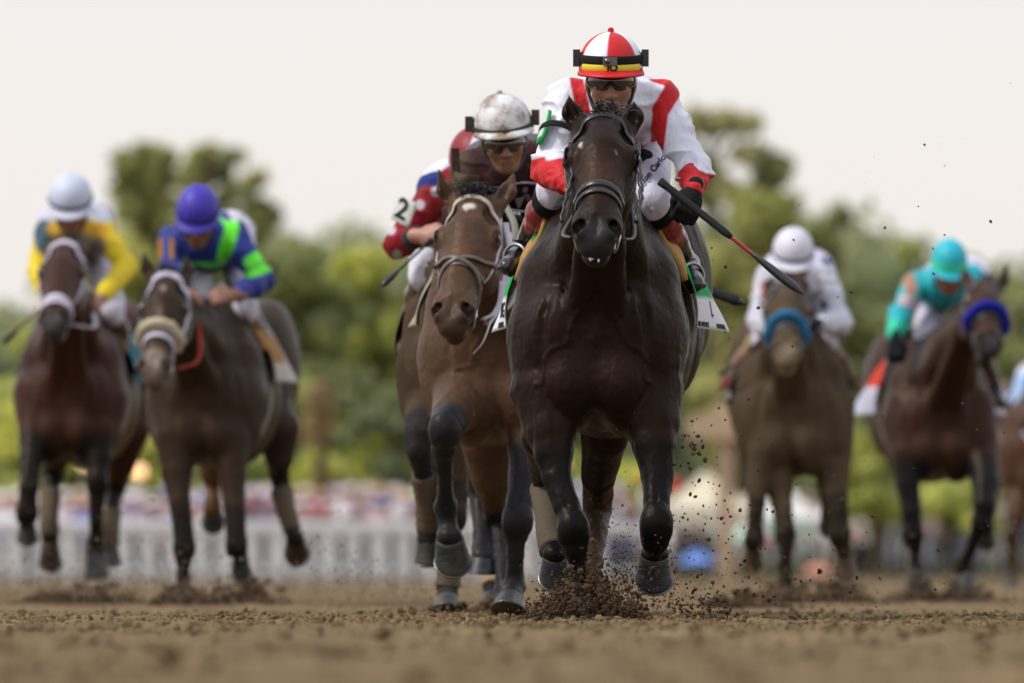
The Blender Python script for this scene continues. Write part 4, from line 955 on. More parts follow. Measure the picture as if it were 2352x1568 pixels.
# ================================================================ third: number 2, mostly hidden
CB, CR = (.012, .028, .17), (.22, .008, .016)
cH = horse(dict(D=44.5, cx=1075, yaw=2.0, res=.009, wx=.95, label='brown racehorse with tan leg wraps half hidden behind the white-bridled brown horse', coat=(.08, .054, .034), dark=(.032, .033, .036),
    poll=(1052, 560, -.2), muz=(1010, 748, -.75), muddy=True, turn=-6,
    legs=[
     dict(c=[(1000, 900, .2, .12), (975, 960, .05, .085), (963, 1000, -.10, .060), (960, 1030, -.12, .050), (972, 1090, -.02, .036), (980, 1150, .05, .035), (985, 1215, .1, .040), (983, 1245, .1, .034)], knee=2, fet=6, dark=2, wrap=(4, 6), wc=(.105, .080, .054), hoof=((982, 1238, .1), (984, 1290, .12), (0, -1, 0), .052), hc=(.05, .045, .03)),
     dict(c=[(1080, 900, .2, .12), (1062, 1020, .1, .08), (1050, 1110, .0, .056), (1040, 1180, -.02, .050), (1034, 1250, .0, .034), (1030, 1320, .0, .036), (1028, 1345, .0, .042), (1028, 1372, -.04, .036)], knee=3, fet=6, dark=3, wrap=(4, 6), wc=(.105, .080, .054), hoof=((1028, 1370, -.04), (1028, 1408, -.08), (0, -1, .3), .055), hc=(.05, .06, .07)),
     dict(c=[(1120, 900, 1.4, .13), (1130, 1100, 1.4, .07), (1134, 1200, 1.6, .048), (1134, 1300, 1.45, .034), (1134, 1345, 1.4, .038), (1134, 1362, 1.38, .034)], fet=4, dark=2, wrap=(3, 4), hoof=((1134, 1362, 1.38), (1134, 1392, 1.35), (0, -1, .3), .05)),
     dict(c=[(1040, 900, 1.4, .13), (1020, 1060, 1.5, .06), (1010, 1120, 1.65, .04), (1012, 1180, 1.6, .034), (1014, 1210, 1.6, .036)], dark=1, hoof=((1014, 1210, 1.6), (1014, 1240, 1.65), (0, -1, 0), .05)),
    ]))
bridle(cH, (.02, .017, .015), .02, ring=False)
saddle(cH, lambda sd_, u, t: (.05, .035, .028) if t < .75 else (.20, .12, .08), pad=(.12, .07, .04), a1=92, flare=.01, mud=True)
def star_paint(px, py, dy): return ('seg', (.5, .45, .5), dict(a=(px, py-1, dy), b=(px, py+1, dy), ra=.018), .012)
cR = rider(dict(D=44.5, label='jockey in red and blue silks with a number 2 arm patch behind the maroon jockey', res=.008,
    head=(1092, 395, .15), hup=.06, shL=(1005, 440, .40), shR=(1130, 440, .40), pel=(1075, 430, 1.02), elL=(912, 560, .25), elR=(1180, 540, .30), wrL=(962, 542, -.02), wrR=(1120, 580, .05),
    knL=(975, 635, .38), knR=(1150, 630, .38), anL=(945, 745, .70), anR=(1160, 740, .7), toL=(928, 800, .50), toR=(1170, 780, .5), hfL=(.85, -.4, -.1), huL=(0, -1, .25), hsL=(0, .2, 1), hsc=1.15,
    pitch=25, yaw=8, jcol=CB, mudjersey=True, wr=.008, jpaint=[('seg', CR, dict(a=(985, 470, .35), b=(905, 560, .25), ra=.075), .02), ('seg', CR, dict(a=(905, 560, .25), b=(960, 545, -.02), ra=.075), .02), ('seg', CR, dict(a=(1035, 375, .4), b=(1050, 450, .3), ra=.05), .02),
        star_paint(912, 585, .18), star_paint(900, 530, .2), star_paint(1000, 440, .3), star_paint(965, 470, .28)],
    hcol=lambda th, ph: CR if 230 < th < 330 else (.6, .6, .7), peakcol=CR, skin=(.36, .18, .13), sleeveL=.86, boot=(.075, .052, .035)))
a = W(962, 542, 44.48); b = cR.elL; V, F = tube([b+(a-b)*.72, b+(a-b)*.90], .047, 16); new_mesh('cuff_band', V, F, M_KNIT(), cR.rt, col=(.03, .035, .04))
pc = W(945, 497, 44.66); ux = nrm(W(975, 512, 44.62)-W(915, 482, 44.72)); uy = nrm(W(955, 470, 44.68)-W(935, 525, 44.66)); nn = nrm(np.cross(ux, uy)); nn = nn if nn[1] < 0 else -nn
G = np.array([[pc+ux*(i/6-.5)*.105+uy*(j/6-.5)*.105+nn*(.022-.045*(i/6-.5)**2) for j in range(7)] for i in range(7)]); G = G+nn*.045; N = np.tile(nn, (7, 7, 1)); V, F = slab(G, N, .004); pt = new_mesh('number_patch', V, F, M_CLOTH(), cR.rt, col=(.50, .52, .47))
text_mesh('2', .115, pc+nn*.070, ux*1.1, uy, pt, bold=.002, ext=.001)
g = cR.hands['L'][0]; crop(W(990, 552, 44.35), W(876, 658, 44.2), 'short black riding crop pointing down from the number 2 jockey\'s hand', grip=.12, r=.010, c2=(.012, .012, .012), tipw=2.4)
stirrup(cH, W(928, 800, 45.), W(945, 745, 45.2), -1, (.35, .32, .28))
# ================================================================ left pair
YEL = (.66, .50, .012)
dH = horse(dict(wx=.86, D=57., cx=150, yaw=4.0, res=.012, s=1.02, lift=.06, label='dark bay racehorse with white bridle at far left, ridden by the yellow jockey', coat=(.062, .026, .018), dark=(.018, .015, .013),
    poll=(150, 560, -.35), muz=(122, 772, -.95), muzcol=(.045, .042, .042), turn=-4, hw=1.08, earL=(118, 552, -.1), earR=(178, 552, -.1),
    legs=[
     dict(c=[(84, 900, .2, .12), (80, 985, .1, .085), (72, 1050, .0, .060), (66, 1120, -.1, .050), (62, 1175, -.1, .048), (60, 1195, .05, .040), (62, 1210, .1, .036)], knee=4, dark=2, hoof=((62, 1196, .08), (64, 1240, .12), (0, -1, -.2), .050)),
     dict(c=[(215, 900, .2, .12), (224, 985, .1, .085), (226, 1050, .05, .065), (223, 1105, 0, .054), (222, 1150, .0, .042), (221, 1200, .0, .034), (221, 1245, .05, .040), (222, 1275, .05, .036)], knee=3, fet=6, dark=2, hoof=((222, 1270, .05), (223, 1332, .04), (0, -1, 0), .060)),
     dict(c=[(120, 950, 1.3, .12), (128, 1050, 1.2, .07), (122, 1085, 1.3, .056), (116, 1130, 1.2, .040), (113, 1190, 1.1, .036), (115, 1225, 1.1, .042), (115, 1245, 1.1, .034)], fet=5, dark=2, wrap=(3, 5), wc=(.105, .080, .054), hoof=((115, 1240, 1.1), (116, 1298, 1.15), (0, -1, -.1), .056), hc=(.03, .022, .014)),
     dict(c=[(285, 900, 1.5, .17), (292, 985, 1.4, .12), (278, 1060, 1.5, .08), (264, 1125, 1.65, .052), (256, 1180, 1.5, .038), (253, 1230, 1.4, .036), (253, 1250, 1.4, .040)], fet=5, dark=3, wrap=(4, 6), wc=(.105, .080, .054), hoof=((253, 1248, 1.4), (256, 1300, 1.4), (0, -1, 0), .05)),
    ]))
bridle(dH, (.50, .46, .54), .032, nosecol=(.52, .48, .55), ring=False, nv=.43)
saddle(dH, lambda sd_, u, t: (.012, .12, .16) if t > .3 else (.03, .03, .03), pad=(.16, .10, .06), a1=92, flare=.05)
GRY, TEA = (.32, .40, .44), (.02, .07, .10)
dR = rider(dict(D=57., s=1.02, label='jockey in yellow and grey silks and a plain white cap at far left', res=.010,
    head=(163, 480, .15), hup=.060, shL=(112, 535, .42), shR=(232, 530, .42), pel=(175, 515, 1.05), elL=(86, 622, .28), elR=(292, 615, .28), wrL=(118, 700, .05), wrR=(228, 690, .0),
    knL=(120, 700, .38), knR=(258, 722, .38), anL=(75, 850, .75), anR=(290, 830, .75), toL=(50, 860, .55), toR=(310, 850, .55),
    pitch=26, yaw=-3, jcol=YEL, bcol=(.52, .50, .60), skin=(.25, .12, .08), boot=(.020, .015, .012), wr=.007,
    jpaint=[('seg', GRY, dict(a=(110, 490, .6), b=(235, 480, .6), ra=.085), .03), ('seg', (.17, .155, .12), dict(a=(130, 560, .3), b=(205, 570, .3), ra=.085), .03), ('seg', TEA, dict(a=(95, 525, .4), b=(102, 560, .3), ra=.05), .03), ('seg', (.10, .05, .035), dict(a=(125, 590, .3), b=(205, 600, .3), ra=.05), .03),
            ('seg', (.55, .30, .012), dict(a=(125, 525, .3), b=(140, 530, .3), ra=.04), .03), ('seg', (.55, .30, .012), dict(a=(205, 520, .3), b=(232, 530, .3), ra=.04), .03)],
    hcol=lambda th, ph: (.50, .54, .68), peakcol=(.5, .5, .6), band=((.02, .025, .04), .012), gloveL=None, sleeve=.86))
reins(dH, [dH.HL(.07, .47, -.03), dH.HL(.14, .30, -.2), dR.hands['R'][0]], (.45, .42, .46), .012)
for sgn, to, an in ((-1, (50, 860, .55), (75, 850, .75)), (1, (310, 850, .55), (290, 830, .75))): stirrup(dH, W(to[0], to[1], 57+to[2]), W(an[0], an[1], 57+an[2]), sgn)
crop(W(108, 690, 57.), W(6, 790, 57.2), 'dark riding crop angled down left of the yellow jockey\'s horse', grip=.1, r=.012, tipw=2.2)
# E
BLU, GRN = (.010, .022, .19), (.12, .74, .03)
eH = horse(dict(D=54., cx=462, yaw=4.5, res=.012, s=1.0, lift=.03, label='dark racehorse with a sheepskin noseband and narrow white blaze, second from left', coat=(.046, .030, .020), dark=(.020, .017, .015),
    poll=(388, 628, -.35), muz=(352, 888, -.80), turn=-7, hw=1.10, earL=(328, 572, -.3), earR=(425, 580, -.3), muzcol=(.10, .075, .06), wx=.92,
    legs=[
     dict(c=[(395, 900, .2, .13), (400, 1000, .1, .10), (405, 1080, .05, .075), (412, 1150, .0, .056), (420, 1215, -.02, .050), (423, 1255, -.02, .054), (422, 1290, .0, .038), (420, 1325, .0, .032), (419, 1350, .0, .034)], knee=5, fet=8, dark=4, hoof=((419, 1352, 0), (419, 1385, -.04), (0, -1, .3), .042)),
     dict(c=[(525, 900, .2, .13), (530, 1000, .1, .10), (534, 1090, .05, .070), (538, 1160, .0, .054), (541, 1215, -.03, .050), (543, 1250, -.03, .052), (548, 1268, .08, .036), (553, 1280, .2, .034)], knee=5, dark=4, hoof=((552, 1270, .14), (554, 1316, .2), (0, -1, -.2), .046)),
     dict(c=[(590, 930, 1.5, .17), (635, 985, 1.4, .12), (642, 1050, 1.4, .075), (640, 1080, 1.5, .055), (648, 1130, 1.5, .045), (658, 1175, 1.4, .036), (672, 1220, 1.35, .034), (678, 1238, 1.3, .040)], dark=3, wrap=(4, 6), wc=(.105, .080, .054), hoof=((677, 1232, 1.3), (682, 1266, 1.45), (0, -1, -.9), .056), hc=(.03, .022, .02)),
     dict(c=[(480, 950, 1.4, .12), (486, 1080, 1.5, .06), (488, 1110, 1.6, .042), (488, 1150, 1.5, .036), (488, 1170, 1.5, .038)], dark=1, lc=(.10, .055, .03), hoof=((488, 1165, 1.5), (490, 1196, 1.6), (0, -1, -.5), .05)),
    ],
    paint=[('seg', (.38, .26, .22), .016, dict(a=(.0, .12, .06), b=(.0, .34, .06), ra=.012, rb=.010)), ('ell', (.20, .16, .13), .05, dict(c=(0, .46, .05), r=(.04, .07, .04)))]))
bridle(eH, (.50, .47, .56), .030, ring=True, fleece=(.46, .40, .28), nv=.36)
saddle(eH, lambda sd_, u, t: (.42, .40, .36) if (u > .7 or t > .8) else (.28, .15, .05), pad=(.28, .14, .05), a1=90, flare=.03)
reins(eH, [eH.HL(.09, .46, -.03), eH.HL(.14, .28, -.18), W(448, 690, 54.)], (.30, .04, .025), .010)
V, F = tube(spline([W(432, 690, 53.9), W(450, 705, 53.95), W(455, 735, 54.), W(432, 775, 53.8)], 6), .022, 10, flat=(1, .4)); new_mesh('rein_sleeve', V, F, M_CLOTH(), eH.rt, col=(.30, .05, .03))
eR = rider(dict(D=54., label='jockey in blue and bright green silks with a dark blue cap', res=.009, hsc=1.15,
    head=(455, 508, .15), hup=.058, shL=(395, 555, .42), shR=(535, 540, .42), pel=(495, 540, 1.05), elL=(392, 610, .28), elR=(600, 645, .28), wrL=(430, 668, .02), wrR=(545, 678, .0), hfR=(-.95, -.25, -.1), huR=(0, -.8, .5), hsR=(0, .3, 1),
    knL=(450, 690, .38), knR=(562, 712, .38), anL=(440, 800, .75), anR=(588, 822, .75), toL=(430, 840, .55), toR=(602, 862, .55),
    pitch=28, yaw=-6, roll=-2, jcol=BLU, bcol=(.50, .48, .56), skin=(.22, .10, .065), boot=(.06, .035, .018), wr=.010, hr=(.100, .118, .125),
    jpaint=[('seg', GRN, dict(a=(508, 480, .5), b=(534, 520, .4), ra=.032), .015), ('seg', GRN, dict(a=(534, 525, .4), b=(508, 600, .2), ra=.034), .015), ('seg', GRN, dict(a=(425, 612, .3), b=(508, 610, .25), ra=.022), .015),
            ('seg', GRN, dict(a=(572, 602, .3), b=(612, 578, .3), ra=.028), .012), ('seg', GRN, dict(a=(576, 632, .3), b=(618, 610, .3), ra=.028), .012)],
    hcol=lambda th, ph: (.045, .030, .36), peakcol=(.035, .025, .28), band=((.03, .03, .16), .016), sleeve=.9))
text_mesh('1', .13, W(368, 573, 54.15), (1, 0, 0), (0, 0, 1), eR.rt, col=(.62, .28, .01), bold=.004, name='arm_number'); text_mesh('1', .13, W(394, 573, 54.12), (1, 0, 0), (0, 0, 1), eR.rt, col=(.62, .28, .01), bold=.004, name='arm_number')
stirrup(eH, W(602, 862, 54.55), W(588, 822, 54.75), 1)
crop(W(520, 640, 53.95), W(580, 760, 54.3), 'thin dark riding crop in the blue and green jockey\'s hand', grip=.3, r=.008)
# ================================================================ right pair
WS = (.52, .52, .60)
fH = horse(dict(D=58., cx=1822, yaw=.5, res=.012, s=1.0, lift=.03, label='dust-covered brown racehorse with a light blue sheepskin noseband', coat=(.095, .068, .043), dark=(.034, .027, .020), muddy=True,
    poll=(1806, 655, -.3), muz=(1808, 842, -1.0), hw=1.12, muzcol=(.14, .11, .075), earL=(1776, 632, -.3), earR=(1840, 632, -.3), wx=1.02,
    legs=[
     dict(c=[(1765, 930, .2, .13), (1755, 1040, .1, .09), (1742, 1110, .05, .060), (1736, 1180, .0, .044), (1732, 1235, .0, .044), (1730, 1252, .1, .040)], knee=4, dark=3, hoof=((1730, 1245, .1), (1728, 1292, .2), (0, -1, -.3), .050), hc=(.10, .07, .04)),
     dict(c=[(1800, 950, .3, .12), (1788, 1110, .1, .075), (1796, 1160, .05, .056), (1804, 1225, .0, .050), (1806, 1260, .0, .038), (1805, 1310, .0, .034), (1804, 1335, .0, .038), (1804, 1352, .0, .034)], knee=3, dark=3, hoof=((1804, 1350, 0), (1804, 1378, -.03), (0, -1, .3), .05), hc=(.10, .07, .04)),
     dict(c=[(1905, 930, .25, .14), (1915, 1050, .2, .10), (1918, 1120, .1, .068), (1924, 1180, .0, .056), (1928, 1225, -.02, .056), (1935, 1265, .0, .042)], knee=4, dark=3, hoof=((1938, 1262, .05), (1942, 1322, .1), (0, -1, -.1), .056), hc=(.10, .07, .04)),
     dict(c=[(1870, 950, 1.4, .13), (1888, 1060, 1.5, .07), (1900, 1120, 1.65, .044), (1902, 1180, 1.6, .034)], dark=1, hoof=((1902, 1180, 1.6), (1903, 1205, 1.7), (0, -1, -.4), .048)),
    ]))
bridle(fH, (.04, .05, .08), .03, ring=False, fleece=(.030, .14, .27), nv=.37)
saddle(fH, lambda sd_, u, t: (.16, .12, .08) if t < .85 else (.12, .012, .012), pad=(.22, .17, .08), a1=84, flare=.03, mud=True)
def fstar(px, py, r=.026): return ('seg', (.012, .02, .07), dict(a=(px, py-1, .28), b=(px, py+1, .28), ra=r*.85), .014)
fR = rider(dict(D=58., label='jockey in white silks with dark blue stars and a white cap on the dusty horse', res=.010,
    head=(1822, 600, .15), hup=.055, shL=(1765, 640, .42), shR=(1890, 630, .42), pel=(1830, 625, 1.05), elL=(1742, 735, .28), elR=(1932, 745, .28), wrL=(1775, 762, .02), wrR=(1880, 740, .0),
    knL=(1755, 790, .38), knR=(1895, 790, .38), anL=(1700, 890, .75), anR=(1935, 890, .75), toL=(1678, 915, .55), toR=(1950, 915, .55), gloveR=(.012, .014, .03), gloveL=(.012, .014, .03),
    pitch=24, jcol=WS, mudjersey=False, bcol=(.52, .50, .62), skin=(.28, .13, .09), boot=(.05, .035, .025), boottop=(.12, .02, .02), wr=.012,
    jpaint=[fstar(1892, 700), fstar(1912, 742), fstar(1925, 772, .016), fstar(1748, 700, .016), fstar(1735, 720, .014), fstar(1756, 672, .016), ('seg', (.34, .12, .10), dict(a=(1762, 660, .3), b=(1772, 690, .25), ra=.04), .02), ('seg', (.04, .06, .22), dict(a=(1885, 590, .6), b=(1900, 600, .5), ra=.03), .02)],
    hcol=lambda th, ph: (.60, .60, .70), peakcol=(.6, .6, .68), band=((.08, .09, .13), .014), hr=(.104, .118, .13)))
for sgn, to, an in ((-1, (1678, 915, .55), (1700, 890, .75)),): stirrup(fH, W(to[0], to[1], 58+to[2]), W(an[0], an[1], 58+an[2]), sgn)
crop(W(1745, 790, 58.), W(1648, 865, 58.2), 'dark riding crop held low on the left side of the dusty horse', grip=.2, r=.012)
TEAL = (.012, .36, .42)
gH = horse(dict(D=61., cx=2160, yaw=-1.5, res=.012, s=1.0, lift=.02, label='dark bay racehorse with a royal blue noseband and head turned to the right', coat=(.060, .030, .020), dark=(.014, .013, .015),
    poll=(2262, 650, -.45), muz=(2270, 820, -1.0), hw=1.10, turn=18, earL=(2218, 612, -.35), earR=(2316, 602, -.3), muzcol=(.03, .028, .028), wx=.98,
    legs=[
     dict(c=[(2090, 930, .2, .13), (2085, 1040, .1, .095), (2085, 1110, .05, .070), (2093, 1175, .0, .056), (2099, 1225, .0, .054), (2102, 1260, .0, .040), (2104, 1300, .0, .036)], knee=4, dark=2, hoof=((2104, 1300, 0), (2106, 1362, .03), (0, -1, 0), .054)),
     dict(c=[(2230, 930, .2, .13), (2255, 1040, .1, .10), (2264, 1110, -.05, .080), (2262, 1160, -.15, .066), (2255, 1200, -.15, .056), (2238, 1240, -.05, .040), (2222, 1275, .02, .036), (2212, 1295, .06, .046), (2218, 1325, .05, .038)], knee=4, kr=1.15, fet=7, dark=2, hoof=((2217, 1320, .05), (2220, 1382, .0), (0, -1, 0), .056)),
     dict(c=[(2080, 950, 1.4, .13), (2085, 1080, 1.4, .07), (2095, 1150, 1.6, .045), (2098, 1210, 1.5, .034)], dark=1, hoof=((2098, 1210, 1.5), (2098, 1240, 1.6), (0, -1, -.4), .048)),
     dict(c=[(2240, 950, 1.4, .13), (2262, 1080, 1.4, .07), (2272, 1150, 1.6, .045), (2268, 1210, 1.5, .034)], dark=1, hoof=((2268, 1210, 1.5), (2266, 1240, 1.6), (0, -1, -.4), .048)),
    ]))
bridle(gH, (.02, .02, .03), .026, ring=False, fleece=(.012, .018, .30), nv=.33)
saddle(gH, lambda sd_, u, t: (.48, .035, .015) if t < .72 else (.42, .42, .52), pad=(.02, .02, .03), a1=100, flare=.06)
V, F = tube(spline([W(2210, 775, 60.9), W(2160, 805, 61.0), W(2120, 835, 61.2)], 6), .022, 8, flat=(1, .4)); new_mesh('rein', V, F, M_CLOTH(), gH.rt, col=(.02, .04, .42))
gR = rider(dict(D=61., label='jockey in turquoise silks and turquoise cap at right', res=.010,
    head=(2180, 622, .15), hup=.055, shL=(2108, 655, .42), shR=(2232, 640, .42), pel=(2195, 640, 1.05), elL=(2068, 720, .28), elR=(2262, 740, .28), wrL=(2055, 775, .10), wrR=(2210, 780, .0),
    knL=(2125, 775, .38), knR=(2240, 790, .38), anL=(2092, 860, .75), anR=(2290, 900, .75), toL=(2068, 885, .55), toR=(2300, 925, .55), gloveL=(.012, .012, .016), gloveR=(.012, .012, .016), hfL=(0, -.3, -1), huL=(-.3, -1, 0), hsc=1.2,
    pitch=24, yaw=6, jcol=TEAL, bcol=(.52, .50, .62), skin=(.30, .12, .08), boot=(.025, .018, .018), wr=.009,
    jpaint=[('seg', (.50, .36, .38), dict(a=(2075, 690, .3), b=(2105, 700, .3), ra=.03), .02), ('seg', (.36, .18, .12), dict(a=(2088, 640, .3), b=(2092, 665, .3), ra=.035), .02), ('seg', (.02, .50, .32), dict(a=(2050, 755, .3), b=(2065, 765, .1), ra=.06), .02)],
    hcol=lambda th, ph: (.012, .40, .50) if ph < 78 else (.05, .62, .36), peakcol=(.012, .36, .46), hr=(.098, .118, .125)))
stirrup(gH, W(2068, 885, 61.55), W(2092, 860, 61.75), -1)
# ================================================================ far right, running out of the picture
hH = horse(dict(D=76., cx=2398, yaw=0, res=.016, label='chestnut racehorse cut off by the right edge of the picture', coat=(.10, .05, .03), dark=(.06, .04, .03), poll=(2395, 880, -.3), muz=(2400, 990, -.8),
    legs=[dict(c=[(2350, 1120, .2, .12), (2335, 1180, .05, .075), (2325, 1225, .0, .052), (2322, 1290, .0, .034), (2322, 1320, .0, .036)], knee=2, dark=2, hoof=((2322, 1320, 0), (2322, 1346, 0), (0, -1, .2), .05)),
          dict(c=[(2440, 1120, .2, .12), (2445, 1220, .05, .06), (2446, 1290, .0, .034), (2446, 1320, .0, .036)], dark=2, hoof=((2446, 1320, 0), (2446, 1346, 0), (0, -1, .2), .05))]))
saddle(hH, lambda sd_, u, t: (.30, .34, .5), pad=None, girth=False)
hR = rider(dict(D=76., label='jockey in pale blue and white silks cut off by the right edge', res=.014,
    head=(2398, 850, .15), shL=(2355, 880, .42), shR=(2440, 880, .42), pel=(2398, 870, 1.05), elL=(2338, 960, .28), elR=(2460, 960, .28), wrL=(2365, 1000, .02), wrR=(2430, 1000, .0),
    knL=(2350, 990, .38), knR=(2445, 990, .38), anL=(2328, 1060, .75), anR=(2470, 1060, .75), toL=(2318, 1080, .55), toR=(2480, 1080, .55), jcol=(.30, .45, .70), bcol=(.55, .55, .66), hcol=lambda th, ph: (.4, .5, .7)))
# ================================================================ the track surface
def ground_h(x, y):
    P = np.stack([x, y, np.zeros_like(x)], 1)
    A = (.6+.8*np.clip(vnoise(P, 1.1, 12)+.3, 0, 1))*np.where(y < 33, 1.5, 1.)
    return .012*vnoise(P, 2.3, 1)+A*(.012*vnoise(P, 6., 2)+.009*vnoise(P, 15., 3)+.006*vnoise(P, 33., 4)+.004*vnoise(P, 70., 5))
def strip(ys, half, nx):
    G = []
    for y in ys:
        hx = half(y); G.append(np.stack([np.linspace(-hx, hx, nx), np.full(nx, y), np.zeros(nx)], 1))
    return np.array(G)
def sheet(ys, half, nx, fade=True):
    G = strip(ys, half, nx); n, m_, _ = G.shape; V = G.reshape(-1, 3)
    V[:, 2] = ground_h(V[:, 0], V[:, 1])*np.clip((120-V[:, 1])/60, 0, 1)
    e_ = np.clip((np.abs(V[:, 0])/np.array([half(y) for y in V[:, 1]])-.9)/.1, 0, 1); V[:, 2] = V[:, 2]*(1-e_)-.012*e_
    i, j = np.meshgrid(np.arange(n-1), np.arange(m_-1), indexing='ij'); a = (i*m_+j).ravel()
    return V, np.stack([a, a+1, a+m_+1, a+m_], 1)
V, F = sheet(np.concatenate([np.arange(12, 32, .04), np.arange(32, 43, .016), np.arange(43, 62, .06)]), lambda y: max(1.6, y*.062), 520)
V2, F2 = sheet(np.concatenate([np.arange(62-.06, 110, .25), np.geomspace(110, 395, 40)]), lambda y: y*.15, 200)
F2 = F2+len(V); V = np.vstack([V, V2]); F = np.vstack([F, F2])
def gmat():
    m = mat('track_soil', rough=.95, spec=.12, bump=.012, bscale=90, mottle=.35, mscale=5); return m
Q = np.stack([V[:, 0]*1.6, V[:, 1]*.55, 0*V[:, 0]], 1); pt = 1+.16*vnoise(Q, 1., 51)+.12*vnoise(Q, 3.1, 52)-1.2*np.clip(-V[:, 2]-.006, 0, .02)/.1
gr = new_mesh('track_surface', V, F, gmat(), None, colv=np.array((.172, .120, .062))*pt[:, None]); tag(gr, 'brown harrowed dirt racetrack', None, None, 'structure')
V = np.array([(-60, 5, -.05), (60, 5, -.05), (60, 400, -.05), (-60, 400, -.05)]); V[:, 2] = -.02; g2 = new_mesh('ground', V, [[0, 1, 2, 3]], gmat(), None, col=(.145, .10, .052)); g2['kind'] = 'structure'
def clods(name, pos, rad, label, m=None, col=(.11, .072, .042), seed=1, sub=0, kindcol=.35):
    "many small lumps of soil as one mesh"
    rs = np.random.RandomState(seed); ph = (1+5**.5)/2
    iv = np.array([(-1, ph, 0), (1, ph, 0), (-1, -ph, 0), (1, -ph, 0), (0, -1, ph), (0, 1, ph), (0, -1, -ph), (0, 1, -ph), (ph, 0, -1), (ph, 0, 1), (-ph, 0, -1), (-ph, 0, 1)])/math.sqrt(1+ph*ph)
    fa = np.array([(0, 11, 5), (0, 5, 1), (0, 1, 7), (0, 7, 10), (0, 10, 11), (1, 5, 9), (5, 11, 4), (11, 10, 2), (10, 7, 6), (7, 1, 8), (3, 9, 4), (3, 4, 2), (3, 2, 6), (3, 6, 8), (3, 8, 9), (4, 9, 5), (2, 4, 11), (6, 2, 10), (8, 6, 7), (9, 8, 1)])
    N = len(pos); sc = rs.uniform(.55, 1.3, (N, 1, 3)); jit = rs.uniform(.62, 1.25, (N, 12, 1))
    A = rs.normal(size=(N, 3, 3)); Q, _ = np.linalg.qr(A)
    V = np.einsum('nij,nkj->nki', Q, iv[None]*jit*sc)*np.asarray(rad)[:, None, None]+np.asarray(pos)[:, None]
    F = (fa[None]+12*np.arange(N)[:, None, None]).reshape(-1, 3)
    C = np.repeat(np.array(col)[None]*rs.uniform(1-kindcol, 1+kindcol, (N, 1)), 12, 0)
    o = new_mesh(name, V.reshape(-1, 3), F, m or mat('soil', rough=.95, spec=.1, mottle=.3, mscale=60, bump=.003, bscale=200), None, colv=C, smooth=False)
    tag(o, label, None, None, 'stuff'); return o
rs = np.random.RandomState(5)
N = 5200; y = 15+17*rs.uniform(0, 1, N); x = rs.uniform(-1, 1, N)*(y*.05+.1); kp = vnoise(np.stack([x*2.2, y*.8, 0*x], 1), 1., 19) > rs.uniform(-.5, .9, N); x, y = x[kp], y[kp]
r = .005+.019*rs.uniform(0, 1, len(x))**4; clods('near_clods', np.stack([x, y, ground_h(x, y)+r*.3], 1), r, 'blurred larger clods of soil on the near track', col=(.115, .078, .040), seed=12)
# loose crumbs lying on the track
N = 90000; y = 30+16*rs.beta(1.6, 1.9, N); x = rs.uniform(-1, 1, N)*(y*.05+.1)
dn = vnoise(np.stack([x, y*.6, 0*x], 1), 3.2, 9); kp = dn > rs.uniform(-.9, .6, N); x, y = x[kp], y[kp]
r = .0016+.0032*rs.uniform(0, 1, len(x))**2+.015*rs.uniform(0, 1, len(x))**14; z = ground_h(x, y)+r*.35
clods('loose_soil', np.stack([x, y, z], 1), r, 'crumbs of brown soil scattered over the track', col=(.155, .107, .056), seed=2)
# ================================================================ dirt thrown up by the hooves
rs = np.random.RandomState(21)
SOILD = (.060, .038, .022)
def blob(n, cx, cy, sx, sy, Y, sY, r0, r1, pw=3., up=True):
    a = rs.normal(0, 1, n); b = np.abs(rs.normal(0, 1, n)) if up else rs.normal(0, 1, n)
    px = cx+a*sx; py = cy-b*sy*np.exp(-.5*a*a*.8) if up else cy+b*sy
    Yp = Y+rs.normal(0, sY, n); P = np.stack([(px-1176)/FPX*Yp, Yp, CAMH-(py-1308)/FPX*Yp], 1)
    r = r0+(r1-r0)*rs.uniform(0, 1, n)**pw; P[:, 2] = np.maximum(P[:, 2], r*.3); return P, r
pp = [blob(7000, 1340, 1450, 78, 56, 38.0, .14, .0012, .006, 2), blob(5200, 1345, 1452, 64, 66, 37.95, .10, .0022, .014, 3.6), blob(2200, 1262, 1446, 50, 30, 37.95, .10, .002, .010, 3), blob(900, 1440, 1452, 40, 44, 37.9, .1, .002, .013, 3),
      blob(700, 1360, 1446, 55, 12, 37.75, .08, .006, .016, 2), blob(120, 1640, 1448, 30, 40, 38., .1, .002, .010, 3)]
jt = []
for k in range(46):      # crumbs thrown out in thin sprays from the hoof
    an = rs.uniform(-1.25, 1.25); Ln = rs.uniform(.10, .30)*(1.3 if an > 0 else .8); m_ = rs.randint(14, 40); t_ = rs.uniform(.25, 1, m_)
    P = np.stack([.247+math.sin(an)*Ln*t_*1.25+rs.normal(0, .006, m_), 37.95+rs.normal(0, .05, m_)+0*t_, .005+math.cos(an)*Ln*t_*(1-.35*t_*abs(math.sin(an)))+rs.normal(0, .006, m_)], 1); P[:, 2] = np.maximum(P[:, 2], .002)
    jt.append((P, (.0012+.0075*rs.uniform(0, 1, m_)**3)*(1.15-.5*t_)))
pp += jt
clods('kicked_up_soil', np.vstack([p for p, _ in pp]), np.concatenate([r for _, r in pp]), 'dark heap of soil bursting up round the leading horse\'s front hoof', col=(.078, .050, .029), seed=3)
